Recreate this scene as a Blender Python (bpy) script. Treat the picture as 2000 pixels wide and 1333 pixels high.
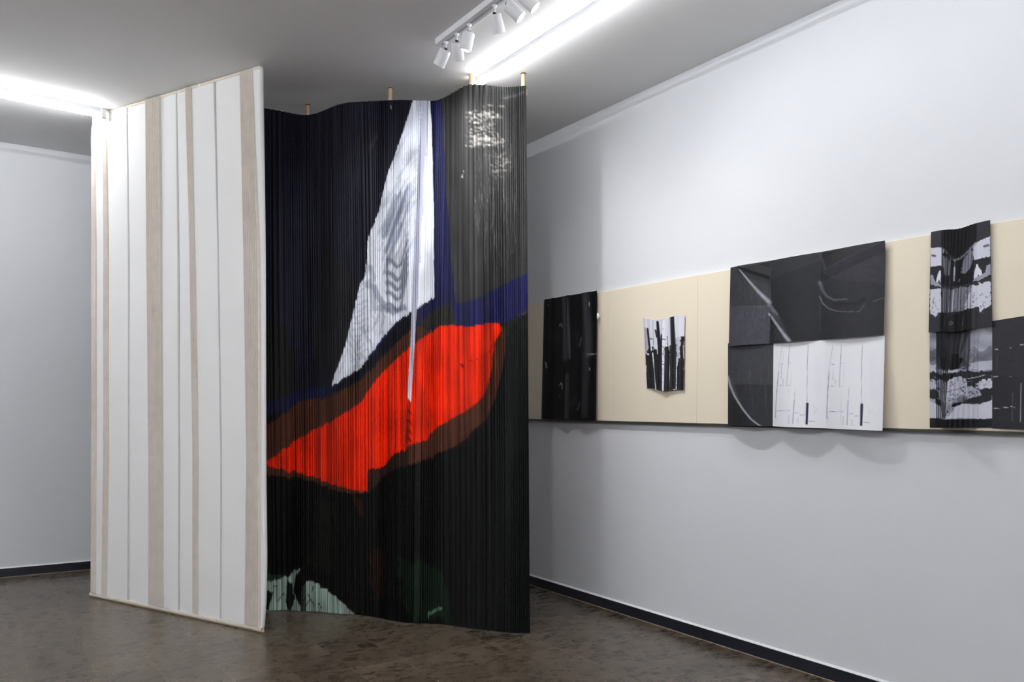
import bpy, bmesh, math, random
import numpy as np
from mathutils import Vector, Matrix

scene = bpy.context.scene
col = scene.collection
for o in list(bpy.data.objects):
    bpy.data.objects.remove(o)

# ------------------------------------------------------------------ camera
FPX, YAW, CY, ROLL = 1608.2, math.radians(33.678), 797.08, 0.0071
HC, H, XR, YB = 1.4, 3.515, 3.752, 7.813
XL, YF = -3.6, -2.6
FW = (math.sin(YAW), math.cos(YAW))
RT = (math.cos(YAW), -math.sin(YAW))
cam_d = bpy.data.cameras.new('camera')
cam = bpy.data.objects.new('camera', cam_d)
col.objects.link(cam)
scene.camera = cam
cam_d.sensor_width = 36.0
cam_d.lens = FPX / 2000 * 36.0
cam_d.shift_y = (CY - 666.5) / 2000
cam_d.clip_start = 0.05
c_, s_ = math.cos(ROLL), math.sin(ROLL)
rv, uv, fv = Vector((RT[0], RT[1], 0)), Vector((0, 0, 1)), Vector((FW[0], FW[1], 0))
ax, ay, az = c_ * rv + s_ * uv, -s_ * rv + c_ * uv, -fv
cam.matrix_world = Matrix(((ax.x, ay.x, az.x, 0), (ax.y, ay.y, az.y, 0), (ax.z, ay.z, az.z, HC), (0, 0, 0, 1)))

# ------------------------------------------------------------------ world, exposure
world = bpy.data.worlds.new('world')
scene.world = world
world.use_nodes = True
world.node_tree.nodes['Background'].inputs[0].default_value = (0.02, 0.02, 0.02, 1)
world.node_tree.nodes['Background'].inputs[1].default_value = 0.0
vs = scene.view_settings
vs.view_transform = 'Standard'
vs.look = 'None'
vs.gamma = 1.0
vs.use_curve_mapping = False
vs.exposure = 0.19

TUBE_RIGHT = 34.0      # emission of the linear light beside the long wall
TUBE_BACK = 62.0       # emission of the linear light before the back wall
FILL_TUBE_FRONT = 62.0      # emission of the unseen linear light added to brighten the near room
FILL_TUBE_LEFT = 125.0       # emission of the unseen linear light added to light the screen front
SPOT_W = 26.0          # track spotlights, watts


# ------------------------------------------------------------------ helpers
def ray(x, y):
    u = (x - 1000) / FPX
    v = (CY - y) / FPX
    u, v = c_ * u - s_ * v, s_ * u + c_ * v
    return (FW[0] + u * RT[0], FW[1] + u * RT[1], v)


def atz(x, y, z):
    d = ray(x, y)
    t = (z - HC) / d[2]
    return Vector((d[0] * t, d[1] * t, z))


def atx(x, y, X):
    d = ray(x, y)
    t = X / d[0]
    return Vector((X, d[1] * t, HC + d[2] * t))


def lin(c):
    c = np.asarray(c, dtype=float) / 255.0
    return np.where(c <= 0.04045, c / 12.92, ((c + 0.055) / 1.055) ** 2.4)


def lin4(c):
    r = lin(c)
    return (float(r[0]), float(r[1]), float(r[2]), 1.0)


def link_mesh(name, me, mat, parent=None):
    o = bpy.data.objects.new(name, me)
    col.objects.link(o)
    if mat:
        me.materials.append(mat)
    if parent:
        o.parent = parent
    return o


def obj(name, bm, mat, parent=None, smooth=False, bevel=0.0):
    me = bpy.data.meshes.new(name)
    bmesh.ops.recalc_face_normals(bm, faces=bm.faces)
    bm.to_mesh(me)
    bm.free()
    if smooth:
        for p in me.polygons:
            p.use_smooth = True
    o = link_mesh(name, me, mat, parent)
    if bevel:
        m = o.modifiers.new('bevel', 'BEVEL')
        m.width = bevel
        m.segments = 2
        m.limit_method = 'ANGLE'
    return o


def add_box(bm, lo, hi):
    vsx = [bm.verts.new((x, y, z)) for z in (lo[2], hi[2]) for y in (lo[1], hi[1]) for x in (lo[0], hi[0])]
    for f in ((0, 2, 3, 1), (4, 5, 7, 6), (0, 1, 5, 4), (2, 6, 7, 3), (0, 4, 6, 2), (1, 3, 7, 5)):
        bm.faces.new([vsx[i] for i in f])


def box(name, lo, hi, mat, parent=None, bevel=0.0):
    bm = bmesh.new()
    add_box(bm, lo, hi)
    return obj(name, bm, mat, parent, bevel=bevel)


def add_lathe(bm, prof, n=32, mtx=None):
    """prof: list of (radius, z) along the local z axis; closed with end discs where the radius is 0."""
    rings = []
    for r, z in prof:
        if r < 1e-6:
            rings.append([bm.verts.new((0, 0, z))])
        else:
            rings.append([bm.verts.new((r * math.cos(2 * math.pi * k / n), r * math.sin(2 * math.pi * k / n), z)) for k in range(n)])
    for a, b in zip(rings, rings[1:]):
        for k in range(n):
            k2 = (k + 1) % n
            if len(a) == 1 and len(b) == 1:
                continue
            if len(a) == 1:
                bm.faces.new((a[0], b[k], b[k2]))
            elif len(b) == 1:
                bm.faces.new((a[k], b[0], a[k2]))
            else:
                bm.faces.new((a[k], b[k], b[k2], a[k2]))
    if mtx is not None:
        bmesh.ops.transform(bm, matrix=mtx, verts=[v for r in rings for v in r])


def thing(name, label, cat, loc=(0, 0, 0), group=None):
    o = bpy.data.objects.new(name, None)
    o.empty_display_size = 0.1
    col.objects.link(o)
    o.location = loc
    tag(o, label, cat, group)
    return o


def tag(o, label, cat, group=None):
    o['label'] = label
    o['category'] = cat
    if group:
        o['group'] = group
    return o


def struct(o):
    o['kind'] = 'structure'
    return o


def keep_world(o, root):
    """Parent a part built in world coordinates to the thing's Empty without moving it."""
    o.parent = root
    o.matrix_parent_inverse = Matrix.Translation(-root.location)
    return o


# ------------------------------------------------------------------ materials
def mat_base(name, rough=0.6, spec=0.5):
    m = bpy.data.materials.new(name)
    m.use_nodes = True
    nt = m.node_tree
    b = nt.nodes['Principled BSDF']
    b.inputs['Roughness'].default_value = rough
    b.inputs['Specular IOR Level'].default_value = spec
    return m, nt, b


def N(nt, t, **kw):
    n = nt.nodes.new(t)
    for k, v in kw.items():
        setattr(n, k, v)
    return n


def plain(name, rgb, rough=0.6, spec=0.5, var=0.06, scale=6.0, bump=0.0, bscale=60.0, metal=0.0):
    m, nt, b = mat_base(name, rough, spec)
    b.inputs['Metallic'].default_value = metal
    tc = N(nt, 'ShaderNodeTexCoord')
    no = N(nt, 'ShaderNodeTexNoise')
    no.inputs['Scale'].default_value = scale
    no.inputs['Detail'].default_value = 5
    nt.links.new(tc.outputs['Object'], no.inputs['Vector'])
    rp = N(nt, 'ShaderNodeValToRGB')
    c = lin4(rgb)
    rp.color_ramp.elements[0].position = 0.3
    rp.color_ramp.elements[1].position = 0.7
    rp.color_ramp.elements[0].color = tuple(v * (1 - var) for v in c[:3]) + (1,)
    rp.color_ramp.elements[1].color = tuple(min(1, v * (1 + var)) for v in c[:3]) + (1,)
    nt.links.new(no.outputs['Fac'], rp.inputs['Fac'])
    nt.links.new(rp.outputs['Color'], b.inputs['Base Color'])
    if bump:
        n2 = N(nt, 'ShaderNodeTexNoise')
        n2.inputs['Scale'].default_value = bscale
        n2.inputs['Detail'].default_value = 4
        nt.links.new(tc.outputs['Object'], n2.inputs['Vector'])
        bp = N(nt, 'ShaderNodeBump')
        bp.inputs['Strength'].default_value = bump
        bp.inputs['Distance'].default_value = 0.01
        nt.links.new(n2.outputs['Fac'], bp.inputs['Height'])
        nt.links.new(bp.outputs['Normal'], b.inputs['Normal'])
    return m


def printed(name, rough=0.5, spec=0.4, weave=0.0):
    m, nt, b = mat_base(name, rough, spec)
    at = N(nt, 'ShaderNodeAttribute')
    at.attribute_name = 'print'
    nt.links.new(at.outputs['Color'], b.inputs['Base Color'])
    tc = N(nt, 'ShaderNodeTexCoord')
    no = N(nt, 'ShaderNodeTexNoise')
    no.inputs['Scale'].default_value = 220
    nt.links.new(tc.outputs['Object'], no.inputs['Vector'])
    bp = N(nt, 'ShaderNodeBump')
    bp.inputs['Strength'].default_value = 0.05 + weave
    bp.inputs['Distance'].default_value = 0.002
    nt.links.new(no.outputs['Fac'], bp.inputs['Height'])
    nt.links.new(bp.outputs['Normal'], b.inputs['Normal'])
    return m


def emit(name, strength, rgb=(255, 255, 255)):
    m = bpy.data.materials.new(name)
    m.use_nodes = True
    nt = m.node_tree
    nt.nodes.remove(nt.nodes['Principled BSDF'])
    e = N(nt, 'ShaderNodeEmission')
    e.inputs['Color'].default_value = lin4(rgb)
    e.inputs['Strength'].default_value = strength
    nt.links.new(e.outputs[0], nt.nodes['Material Output'].inputs['Surface'])
    return m


def floor_mat():
    m, nt, b = mat_base('slate_tile_floor', 0.3, 0.5)
    L = nt.links.new
    geo = N(nt, 'ShaderNodeNewGeometry')
    sep = N(nt, 'ShaderNodeSeparateXYZ')
    L(geo.outputs['Position'], sep.inputs[0])

    def mth(op, a, bb=None, cc=None):
        n = N(nt, 'ShaderNodeMath', operation=op)
        for i, v in enumerate((a, bb, cc)):
            if v is None:
                continue
            if isinstance(v, (int, float)):
                n.inputs[i].default_value = v
            else:
                L(v, n.inputs[i])
        return n.outputs[0]
    T = 0.2895
    tx = mth('DIVIDE', mth('ADD', sep.outputs[0], 40 * T), T)
    ty = mth('DIVIDE', mth('ADD', sep.outputs[1], 40 * T - 5.015 + 17 * T), T)
    fx, fy = mth('FRACT', tx), mth('FRACT', ty)
    ix, iy = mth('FLOOR', tx), mth('FLOOR', ty)
    cmb = N(nt, 'ShaderNodeCombineXYZ')
    L(ix, cmb.inputs[0])
    L(iy, cmb.inputs[1])
    wn = N(nt, 'ShaderNodeTexWhiteNoise', noise_dimensions='3D')
    L(cmb.outputs[0], wn.inputs['Vector'])
    # slate clouding: coordinates stretched along x, offset per tile
    off = N(nt, 'ShaderNodeVectorMath', operation='SCALE')
    L(wn.outputs['Color'], off.inputs[0])
    off.inputs['Scale'].default_value = 3.0
    add = N(nt, 'ShaderNodeVectorMath', operation='ADD')
    L(geo.outputs['Position'], add.inputs[0])
    L(off.outputs[0], add.inputs[1])
    mp = N(nt, 'ShaderNodeMapping')
    mp.inputs['Scale'].default_value = (1.0, 1.7, 1.0)
    L(add.outputs[0], mp.inputs['Vector'])
    n1 = N(nt, 'ShaderNodeTexNoise')
    n1.inputs['Scale'].default_value = 9.0
    n1.inputs['Detail'].default_value = 10
    n1.inputs['Roughness'].default_value = 0.74
    n1.inputs['Distortion'].default_value = 0.5
    L(mp.outputs[0], n1.inputs['Vector'])
    big = N(nt, 'ShaderNodeTexNoise')
    big.inputs['Scale'].default_value = 0.55
    big.inputs['Detail'].default_value = 3
    L(geo.outputs['Position'], big.inputs['Vector'])
    rp = N(nt, 'ShaderNodeValToRGB')
    e = rp.color_ramp.elements
    e[0].position, e[0].color = 0.26, lin4((42, 34, 24))
    e[1].position, e[1].color = 0.74, lin4((108, 98, 84))
    k = rp.color_ramp.elements.new(0.5)
    k.color = lin4((80, 70, 58))
    # some tiles are smooth, others strongly veined
    sc = N(nt, 'ShaderNodeSeparateColor')
    L(wn.outputs['Color'], sc.inputs[0])
    n5 = N(nt, 'ShaderNodeTexNoise')
    n5.inputs['Scale'].default_value = 0.5
    L(geo.outputs['Position'], n5.inputs['Vector'])
    ampv = mth('MULTIPLY_ADD', sc.outputs[1], 0.9, mth('MULTIPLY_ADD', mth('SUBTRACT', sep.outputs[0], 1.5), 0.36, mth('MULTIPLY', n5.outputs['Fac'], 0.6)))
    ampv = mth('MINIMUM', mth('MAXIMUM', ampv, 0.18), 1.6)
    vein = mth('ADD', mth('MULTIPLY', mth('SUBTRACT', n1.outputs['Fac'], 0.5), ampv), mth('MULTIPLY_ADD', ampv, -0.05, 0.54))
    L(vein, rp.inputs['Fac'])
    # tone per tile
    tone = mth('MULTIPLY_ADD', wn.outputs['Value'], 0.28, 0.86)
    tone = mth('MULTIPLY', tone, mth('MULTIPLY_ADD', big.outputs['Fac'], 0.5, 0.75))
    mx = N(nt, 'ShaderNodeVectorMath', operation='SCALE')
    L(rp.outputs['Color'], mx.inputs[0])
    L(tone, mx.inputs['Scale'])
    # joints: pale grout, worn away in places
    def edge(f):
        d = mth('MINIMUM', f, mth('SUBTRACT', 1.0, f))
        return mth('LESS_THAN', d, 0.0085)
    n3 = N(nt, 'ShaderNodeTexNoise')
    n3.inputs['Scale'].default_value = 1.9
    n3.inputs['Detail'].default_value = 4
    L(geo.outputs['Position'], n3.inputs['Vector'])
    worn = N(nt, 'ShaderNodeMapRange')
    worn.inputs['From Min'].default_value = 0.52
    worn.inputs['From Max'].default_value = 0.66
    L(n3.outputs['Fac'], worn.inputs['Value'])
    joint = mth('MULTIPLY', mth('MAXIMUM', edge(fx), mth('MULTIPLY', edge(fy), 0.55)),
                mth('MULTIPLY_ADD', worn.outputs[0], 0.62, 0.15))
    mix = N(nt, 'ShaderNodeMix', data_type='RGBA')
    L(joint, mix.inputs['Factor'])
    L(mx.outputs[0], mix.inputs['A'])
    mix.inputs['B'].default_value = lin4((150, 138, 122))
    L(mix.outputs['Result'], b.inputs['Base Color'])
    rr = N(nt, 'ShaderNodeMapRange')
    rr.inputs['To Min'].default_value = 0.20
    rr.inputs['To Max'].default_value = 0.36
    L(n1.outputs['Fac'], rr.inputs['Value'])
    L(rr.outputs[0], b.inputs['Roughness'])
    bp = N(nt, 'ShaderNodeBump')
    bp.inputs['Strength'].default_value = 0.10
    bp.inputs['Distance'].default_value = 0.004
    L(n1.outputs['Fac'], bp.inputs['Height'])
    L(bp.outputs['Normal'], b.inputs['Normal'])
    return m


M = {}
M['wall'] = plain('white_wall_paint', (214, 216, 220), 0.75, 0.25, 0.012, 1.3, 0.10, 26)
M['ceiling'] = plain('matt_ceiling_paint', (234, 234, 234), 0.85, 0.15, 0.012, 1.1, 0.06, 30)
M['floor'] = floor_mat()
M['skirting'] = plain('navy_black_skirting', (23, 26, 35), 0.35, 0.5, 0.25, 9, 0.1, 40)
M['skirting_top'] = plain('white_skirting_edge', (226, 228, 230), 0.6, 0.3, 0.02)
M['grout'] = plain('pale_cement_bead', (150, 138, 118), 0.8, 0.2, 0.25, 30)
M['board'] = plain('beige_board', (227, 216, 195), 0.55, 0.35, 0.012, 2.0)
M['rail'] = plain('dark_grey_metal_rail', (74, 72, 66), 0.45, 0.5, 0.06, 8, metal=0.6)
M['cloth'] = plain('white_cotton_cloth', (240, 240, 239), 0.85, 0.15, 0.012, 3, 0.12, 34)
M['pleat'] = plain('unbleached_pleated_cloth', (222, 214, 205), 0.85, 0.15, 0.05, 14, 0.15, 60)
M['hem'] = plain('beige_hem_tape', (228, 219, 205), 0.8, 0.2, 0.06, 18, 0.15, 60)
M['crease'] = plain('grey_seam_cloth', (204, 203, 203), 0.85, 0.15, 0.05, 14)
M['wood'] = plain('pale_beech_wood', (222, 200, 160), 0.5, 0.4, 0.10, 22)
M['dark_cap'] = plain('dark_brown_ring', (96, 78, 58), 0.6, 0.4)
M['white_metal'] = plain('white_powder_coat', (232, 233, 236), 0.42, 0.5, 0.01)
M['housing'] = plain('greyed_light_housing', (176, 177, 182), 0.5, 0.4, 0.01)  # white housing greyed so its shaded side reads as a line
M['screw'] = plain('dark_screw_steel', (60, 58, 56), 0.4, 0.5, metal=0.7)
M['lens_hot'] = emit('lit_lamp_lens', 4.0, (255, 255, 255))
M['tube_right'] = emit('lit_tube_white', TUBE_RIGHT, (252, 253, 255))
M['tube_back'] = emit('lit_tube_cool_white', TUBE_BACK, (252, 253, 255))
M['fill_tube_left'] = emit('added_fill_tube_left', FILL_TUBE_LEFT, (252, 253, 255))
M['fill_tube_front'] = emit('added_fill_tube_front', FILL_TUBE_FRONT, (252, 253, 255))
M['print_cloth'] = printed('printed_satin_cloth', 0.55, 0.16, 0.05)
M['print_paper'] = printed('printed_photo_paper', 0.5, 0.2)
M['paper_back'] = plain('white_paper_back', (236, 234, 228), 0.6, 0.3, 0.01)

# ------------------------------------------------------------------ the room
struct(box('floor', (XL, YF, -0.1), (XR, YB, 0), M['floor']))
struct(box('ceiling', (XL - .2, YF - .2, H), (XR + .2, YB + .2, H + 0.15), M['ceiling']))
struct(box('wall_right', (XR, YF - .2, -0.1), (XR + 0.2, YB + .2, H), M['wall']))
struct(box('wall_back', (XL, YB, -0.1), (XR, YB + 0.2, H), M['wall']))
struct(box('wall_left', (XL - 0.2, YF - .2, -0.1), (XL, YB + .2, H), M['wall']))
struct(box('wall_front', (XL, YF - 0.2, -0.1), (XR, YF, H), M['wall']))
SK = 0.0717
struct(box('baseboard_right', (XR - 0.014, YF, 0), (XR, YB, SK), M['skirting'], bevel=0.002))
struct(box('baseboard_back', (XL, YB - 0.014, 0), (XR - 0.014, YB, SK), M['skirting'], bevel=0.002))
struct(box('baseboard_left', (XL, YF, 0), (XL + 0.014, YB - 0.014, SK), M['skirting'], bevel=0.002))


def ledge(name, a, b, nrm):
    """sloped white plaster edge on top of the skirting; a, b wall-foot ends, nrm towards the room"""
    bm = bmesh.new()
    pr = [(0.0, SK + 0.010), (0.004, SK + 0.008), (0.013, SK + 0.001), (0.013, SK), (0.0, SK)]
    ends = []
    for p in (a, b):
        ends.append([bm.verts.new((p[0] + nrm[0] * d, p[1] + nrm[1] * d, z)) for d, z in pr])
    n = len(pr)
    for i in range(n):
        bm.faces.new((ends[0][i], ends[1][i], ends[1][(i + 1) % n], ends[0][(i + 1) % n]))
    bm.faces.new(ends[0])
    bm.faces.new(ends[1])
    return struct(obj(name, bm, M['skirting_top']))


ledge('trim_1', (XR, YF), (XR, YB), (-1, 0))
ledge('trim_2', (XL, YB), (XR - 0.013, YB), (0, -1))
struct(box('trim_3', (XR - 0.018, YF, 0.0), (XR - 0.0135, YB - 0.018, 0.0035), M['grout']))
struct(box('trim_4', (XL, YB - 0.018, 0.0), (XR - 0.018, YB - 0.0135, 0.0035), M['grout']))


# ------------------------------------------------------------------ linear lights
def linear_light(a, b, mat, label):
    """a thin greyed housing along the ceiling from a to b with a bare lit tube under it"""
    a, b = Vector(a), Vector(b)
    d = (b - a)
    ln = d.length
    ang = math.atan2(d.y, d.x)
    root = thing('linear_light', label, 'light', (a.x, a.y, H), 'linear tube lights on the ceiling')
    root.rotation_euler = (0, 0, ang)
    box('housing', (0, -0.009, -0.030), (ln, 0.009, 0), M['housing'], root, 0.002)
    bm = bmesh.new()
    mt = Matrix.Translation((0.03, 0, -0.056)) @ Matrix.Rotation(math.pi / 2, 4, 'Y')
    add_lathe(bm, [(0, 0), (0.0125, 0), (0.0125, ln - 0.06), (0, ln - 0.06)], 16, mt)
    obj('tube', bm, mat, root, True)
    for x in (0.0, ln - 0.032):
        bm = bmesh.new()
        add_box(bm, (x, -0.013, -0.071), (x + 0.032, 0.013, 0))
        obj('end_cap', bm, M['white_metal'], root, bevel=0.004)
    return root


linear_light((2.722, 4.56), (2.720, -1.6), M['tube_right'], 'bright white tube light on the ceiling running along the long artwork wall')
linear_light((0.835, 6.515), (-2.2, 6.300), M['tube_back'], 'bright white tube light on the ceiling ending against the white cloth screen')
linear_light((-2.2, 5.6), (-2.2, -1.6), M['fill_tube_left'], 'unseen tube light added on the ceiling to light the front of the white screen')


linear_light((-1.9, -1.75), (2.5, -1.75), M['fill_tube_front'], 'unseen tube light added on the ceiling as fill for the near end of the room')


# ------------------------------------------------------------------ spotlight track
TX = 2.270
tr = thing('light_track', 'white ceiling track carrying six spotlights above the dark pleated curtain', 'track light', (TX, 3.65, H))
box('rail', (-0.033, -0.62, -0.036), (0.033, 0.53, 0), M['white_metal'], tr, 0.003)
box('slot', (-0.008, -0.60, -0.0368), (0.008, 0.51, -0.0358), M['housing'], tr)
box('end_cap', (-0.034, 0.527, -0.037), (0.034, 0.533, 0), M['housing'], tr, 0.001)


def spotlight(y, direction, label, lamp=1.0, size=1.25, recess=0.034):
    z0 = H - 0.0375
    root = thing('track_spotlight', label, 'spotlight', (TX, y, z0), 'white spotlights on the ceiling track')
    d = Vector(direction).normalized()
    piv = Vector((0, 0, -0.040))
    bm = bmesh.new()
    add_lathe(bm, [(0, 0), (0.013, 0), (0.013, -0.006), (0.0045, -0.009), (0.0045, -0.043), (0, -0.045)], 20)
    obj('stem', bm, M['white_metal'], root, True)
    q = Vector((0, 0, 1)).rotation_difference(d).to_matrix().to_4x4()
    mt = Matrix.Translation(piv + d * 0.006) @ q
    bm = bmesh.new()
    R = 0.0335
    add_lathe(bm, [(0, 0), (R * 0.90, 0), (R * 0.97, 0.003), (R, 0.008), (R, 0.090), (R * 0.985, 0.094), (R * 0.88, 0.094), (R * 0.80, 0.092 - recess), (0, 0.092 - recess)], 40, mt)
    can = obj('can', bm, M['white_metal'], root, True)
    m = can.modifiers.new('edge', 'EDGE_SPLIT')
    m.split_angle = math.radians(40)
    bm = bmesh.new()
    add_lathe(bm, [(0, 0.0945 - recess), (R * 0.72, 0.0945 - recess), (R * 0.72, 0.0925 - recess), (0, 0.0925 - recess)], 32, mt)
    obj('lens', bm, M['lens_hot'], root)
    bm = bmesh.new()
    s_mt = Matrix.Translation(piv) @ Matrix.Rotation(math.pi / 2, 4, 'Y')
    add_lathe(bm, [(0, -0.007), (0.006, -0.007), (0.006, 0.007), (0, 0.007)], 16, s_mt)
    obj('pivot_screw', bm, M['screw'], root)
    ld = bpy.data.lights.new('spot_lamp', 'SPOT')
    ld.energy = SPOT_W * lamp
    ld.spot_size = size
    ld.spot_blend = 1.0
    ld.shadow_soft_size = 0.022
    lo = bpy.data.objects.new('spot_lamp', ld)
    col.objects.link(lo)
    lo.parent = root
    lo.location = piv + d * (0.012 + 0.108)
    lo.rotation_euler = d.to_track_quat('-Z', 'Y').to_euler()
    return root


spotlight(4.110, (-0.20, 0.50, -0.84), 'white spotlight at the far end of the track, nearest the curtain', 0.35, 1.7)
spotlight(3.985, (0.40, 0.50, -0.77), 'white spotlight second from the far end of the ceiling track', 1.6, 2.2)
spotlight(3.850, (-0.12, 0.22, -0.97), 'white spotlight third from the far end of the ceiling track', 0.35, 1.7)
spotlight(3.595, (0.42, 0.16, -0.90), 'white spotlight hanging alone mid-track, after the cluster of three', 1.6, 2.2)
spotlight(3.480, (0.60, -0.42, -0.68), 'white spotlight with its glowing lens turned towards the artwork wall', 0.55, 2.0, 0.004)
spotlight(3.355, (0.60, -0.40, -0.69), 'white spotlight nearest the viewer, cut by the top of the view', 0.55, 2.0, 0.004)


# ------------------------------------------------------------------ print painting
rng = np.random.default_rng(7)


def vnoise(h, w, cy, cx, seed):
    r = np.random.default_rng(seed)
    gy, gx = int(h / cy) + 3, int(w / cx) + 3
    g = r.random((gy, gx))
    yy, xx = np.arange(h) / cy, np.arange(w) / cx
    y0, x0 = yy.astype(int), xx.astype(int)
    fy, fx = yy - y0, xx - x0
    fy, fx = fy * fy * (3 - 2 * fy), fx * fx * (3 - 2 * fx)
    fy, fx = fy[:, None], fx[None, :]
    a = g[y0][:, x0]; b = g[y0][:, x0 + 1]; c = g[y0 + 1][:, x0]; d = g[y0 + 1][:, x0 + 1]
    return (a * (1 - fx) + b * fx) * (1 - fy) + (c * (1 - fx) + d * fx) * fy


class Canvas:
    """a print in its own plane: colours 0..255 sRGB, drawn with polygons and strokes"""
    def __init__(s, x0, y0, x1, y1, k, bg):
        s.x0, s.y0, s.k = x0, y0, k
        s.w, s.h = int((x1 - x0) * k) + 1, int((y1 - y0) * k) + 1
        s.a = np.empty((s.h, s.w, 3))
        s.a[:] = bg
        s.X, s.Y = np.meshgrid(x0 + np.arange(s.w) / k, y0 + np.arange(s.h) / k)
        s.zo = (0.0, 0.0, 1.0)
        s.rs = 1.0

    def zoom(s, ox, oy, k):
        s.zo = (ox, oy, k)

    def pts(s, p):
        ox, oy, k = s.zo
        return [(ox + x * k, oy + y * k) for x, y in p]

    def inside(s, p, jx=0, jy=0):
        X, Y = s.X + jx, s.Y + jy
        m = np.zeros(s.X.shape, bool)
        n = len(p)
        for i in range(n):
            (xa, ya), (xb, yb) = p[i], p[(i + 1) % n]
            if ya == yb:
                continue
            c = ((ya > Y) != (yb > Y)) & (X < (xb - xa) * (Y - ya) / (yb - ya) + xa)
            m ^= c
        return m

    def blend(s, m, c, alpha=1.0):
        a = (m * alpha)[..., None]
        s.a = s.a * (1 - a) + np.asarray(c, float) * a

    def fill(s, p, c, alpha=1.0, rough=0.0, seed=1, cell=6):
        p = s.pts(p)
        jx = jy = 0
        rough *= s.rs
        if rough:
            jx = (vnoise(s.h, s.w, cell * s.k, cell * s.k, seed) - 0.5) * rough
            jy = (vnoise(s.h, s.w, cell * s.k, cell * s.k, seed + 50) - 0.5) * rough
        s.blend(s.inside(p, jx, jy).astype(float), c, alpha)

    def stroke(s, p, w, c, alpha=1.0, soft=0.5, w2=None):
        ox, oy, k = s.zo
        p = s.pts(p)
        w, w2 = w * k, (w if w2 is None else w2) * k
        best = np.zeros(s.X.shape)
        n = len(p) - 1
        for i in range(n):
            (xa, ya), (xb, yb) = p[i], p[i + 1]
            wi = max(w, w2) * 0.5 + 1.5
            jx0 = max(0, int((min(xa, xb) - wi - s.x0) * s.k)); jx1 = min(s.w, int((max(xa, xb) + wi - s.x0) * s.k) + 2)
            jy0 = max(0, int((min(ya, yb) - wi - s.y0) * s.k)); jy1 = min(s.h, int((max(ya, yb) + wi - s.y0) * s.k) + 2)
            if jx1 <= jx0 or jy1 <= jy0:
                continue
            X, Y = s.X[jy0:jy1, jx0:jx1], s.Y[jy0:jy1, jx0:jx1]
            dx, dy = xb - xa, yb - ya
            t = np.clip(((X - xa) * dx + (Y - ya) * dy) / (dx * dx + dy * dy + 1e-9), 0, 1)
            dist = np.hypot(X - xa - t * dx, Y - ya - t * dy)
            hw = 0.5 * (w + (w2 - w) * ((i + t) / n))
            q = np.clip((hw - dist) / (soft * hw + 0.25) + 0.35, 0, 1)
            best[jy0:jy1, jx0:jx1] = np.maximum(best[jy0:jy1, jx0:jx1], q)
        s.blend(best, c, alpha)

    def ink(s, f=0.76):
        """richer blacks: the darker a printed tone, the more ink it gets"""
        s.a = s.a * (f + (1 - f) * np.clip(s.a / 190.0, 0, 1))

    def grain(s, amt, cy, cx, seed, mask=None):
        n = (vnoise(s.h, s.w, cy * s.k, cx * s.k, seed) - 0.5) * 2 * amt
        if mask is not None:
            n = n * mask
        s.a = s.a * (1 + n[..., None])

    def sample(s, x, y):
        i = np.clip((y - s.y0) * s.k, 0, s.h - 1.001)
        j = np.clip((x - s.x0) * s.k, 0, s.w - 1.001)
        i0, j0 = i.astype(int), j.astype(int)
        fi, fj = (i - i0)[..., None], (j - j0)[..., None]
        A = np.clip(s.a, 0, 255)
        return (A[i0, j0] * (1 - fj) + A[i0, j0 + 1] * fj) * (1 - fi) + (A[i0 + 1, j0] * (1 - fj) + A[i0 + 1, j0 + 1] * fj) * fi


def grid_mesh(name, P, mat, parent=None, colors=None, smooth=True):
    """P: rows x cols x 3 array of points"""
    r, c = P.shape[:2]
    me = bpy.data.meshes.new(name)
    idx = np.arange(r * c).reshape(r, c)
    q = np.stack([idx[:-1, :-1], idx[:-1, 1:], idx[1:, 1:], idx[1:, :-1]], -1).reshape(-1, 4)
    me.vertices.add(r * c)
    me.vertices.foreach_set('co', P.reshape(-1).astype(np.float32))
    me.loops.add(q.size)
    me.loops.foreach_set('vertex_index', q.reshape(-1).astype(np.int32))
    me.polygons.add(len(q))
    me.polygons.foreach_set('loop_start', (np.arange(len(q)) * 4).astype(np.int32))
    me.polygons.foreach_set('use_smooth', np.full(len(q), smooth))
    me.update(calc_edges=True)
    me.validate()
    if colors is not None:
        at = me.color_attributes.new('print', 'FLOAT_COLOR', 'POINT')
        rgba = np.ones((r * c, 4), np.float32)
        rgba[:, :3] = lin(colors.reshape(-1, 3))
        at.data.foreach_set('color', rgba.reshape(-1))
    return link_mesh(name, me, mat, parent)


def pick(tab, y):
    """piecewise linear table lookup"""
    t = np.asarray(tab, float)
    return np.interp(y, t[:, 0], t[:, 1])


# ------------------------------------------------------------------ white cloth screen
BL, BR = Vector((0.776, 6.705, 0)), Vector((1.556, 5.047, 0))
sdir = (BR - BL).normalized()
slen = (BR - BL).length
snrm = Vector((sdir.y, -sdir.x, 0))
if snrm.dot(Vector((-1, -1, 0))) < 0:
    snrm = -snrm
STHK = 0.026


def on_screen(x, y):
    """distance along the screen and height of the screen point seen at a photo position"""
    d = ray(x, y)
    t = BL.dot(snrm) / (d[0] * snrm.x + d[1] * snrm.y)
    p = Vector((d[0] * t, d[1] * t, 0))
    return (p - BL).dot(sdir), HC + d[2] * t


def curve_on_screen(pts):
    """photo points down an edge -> function height -> distance along the screen"""
    q = sorted((on_screen(x, y)[::-1] for x, y in pts))
    zs, us = [a for a, b in q], [b for a, b in q]
    return lambda z: np.interp(z, zs, us)


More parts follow.
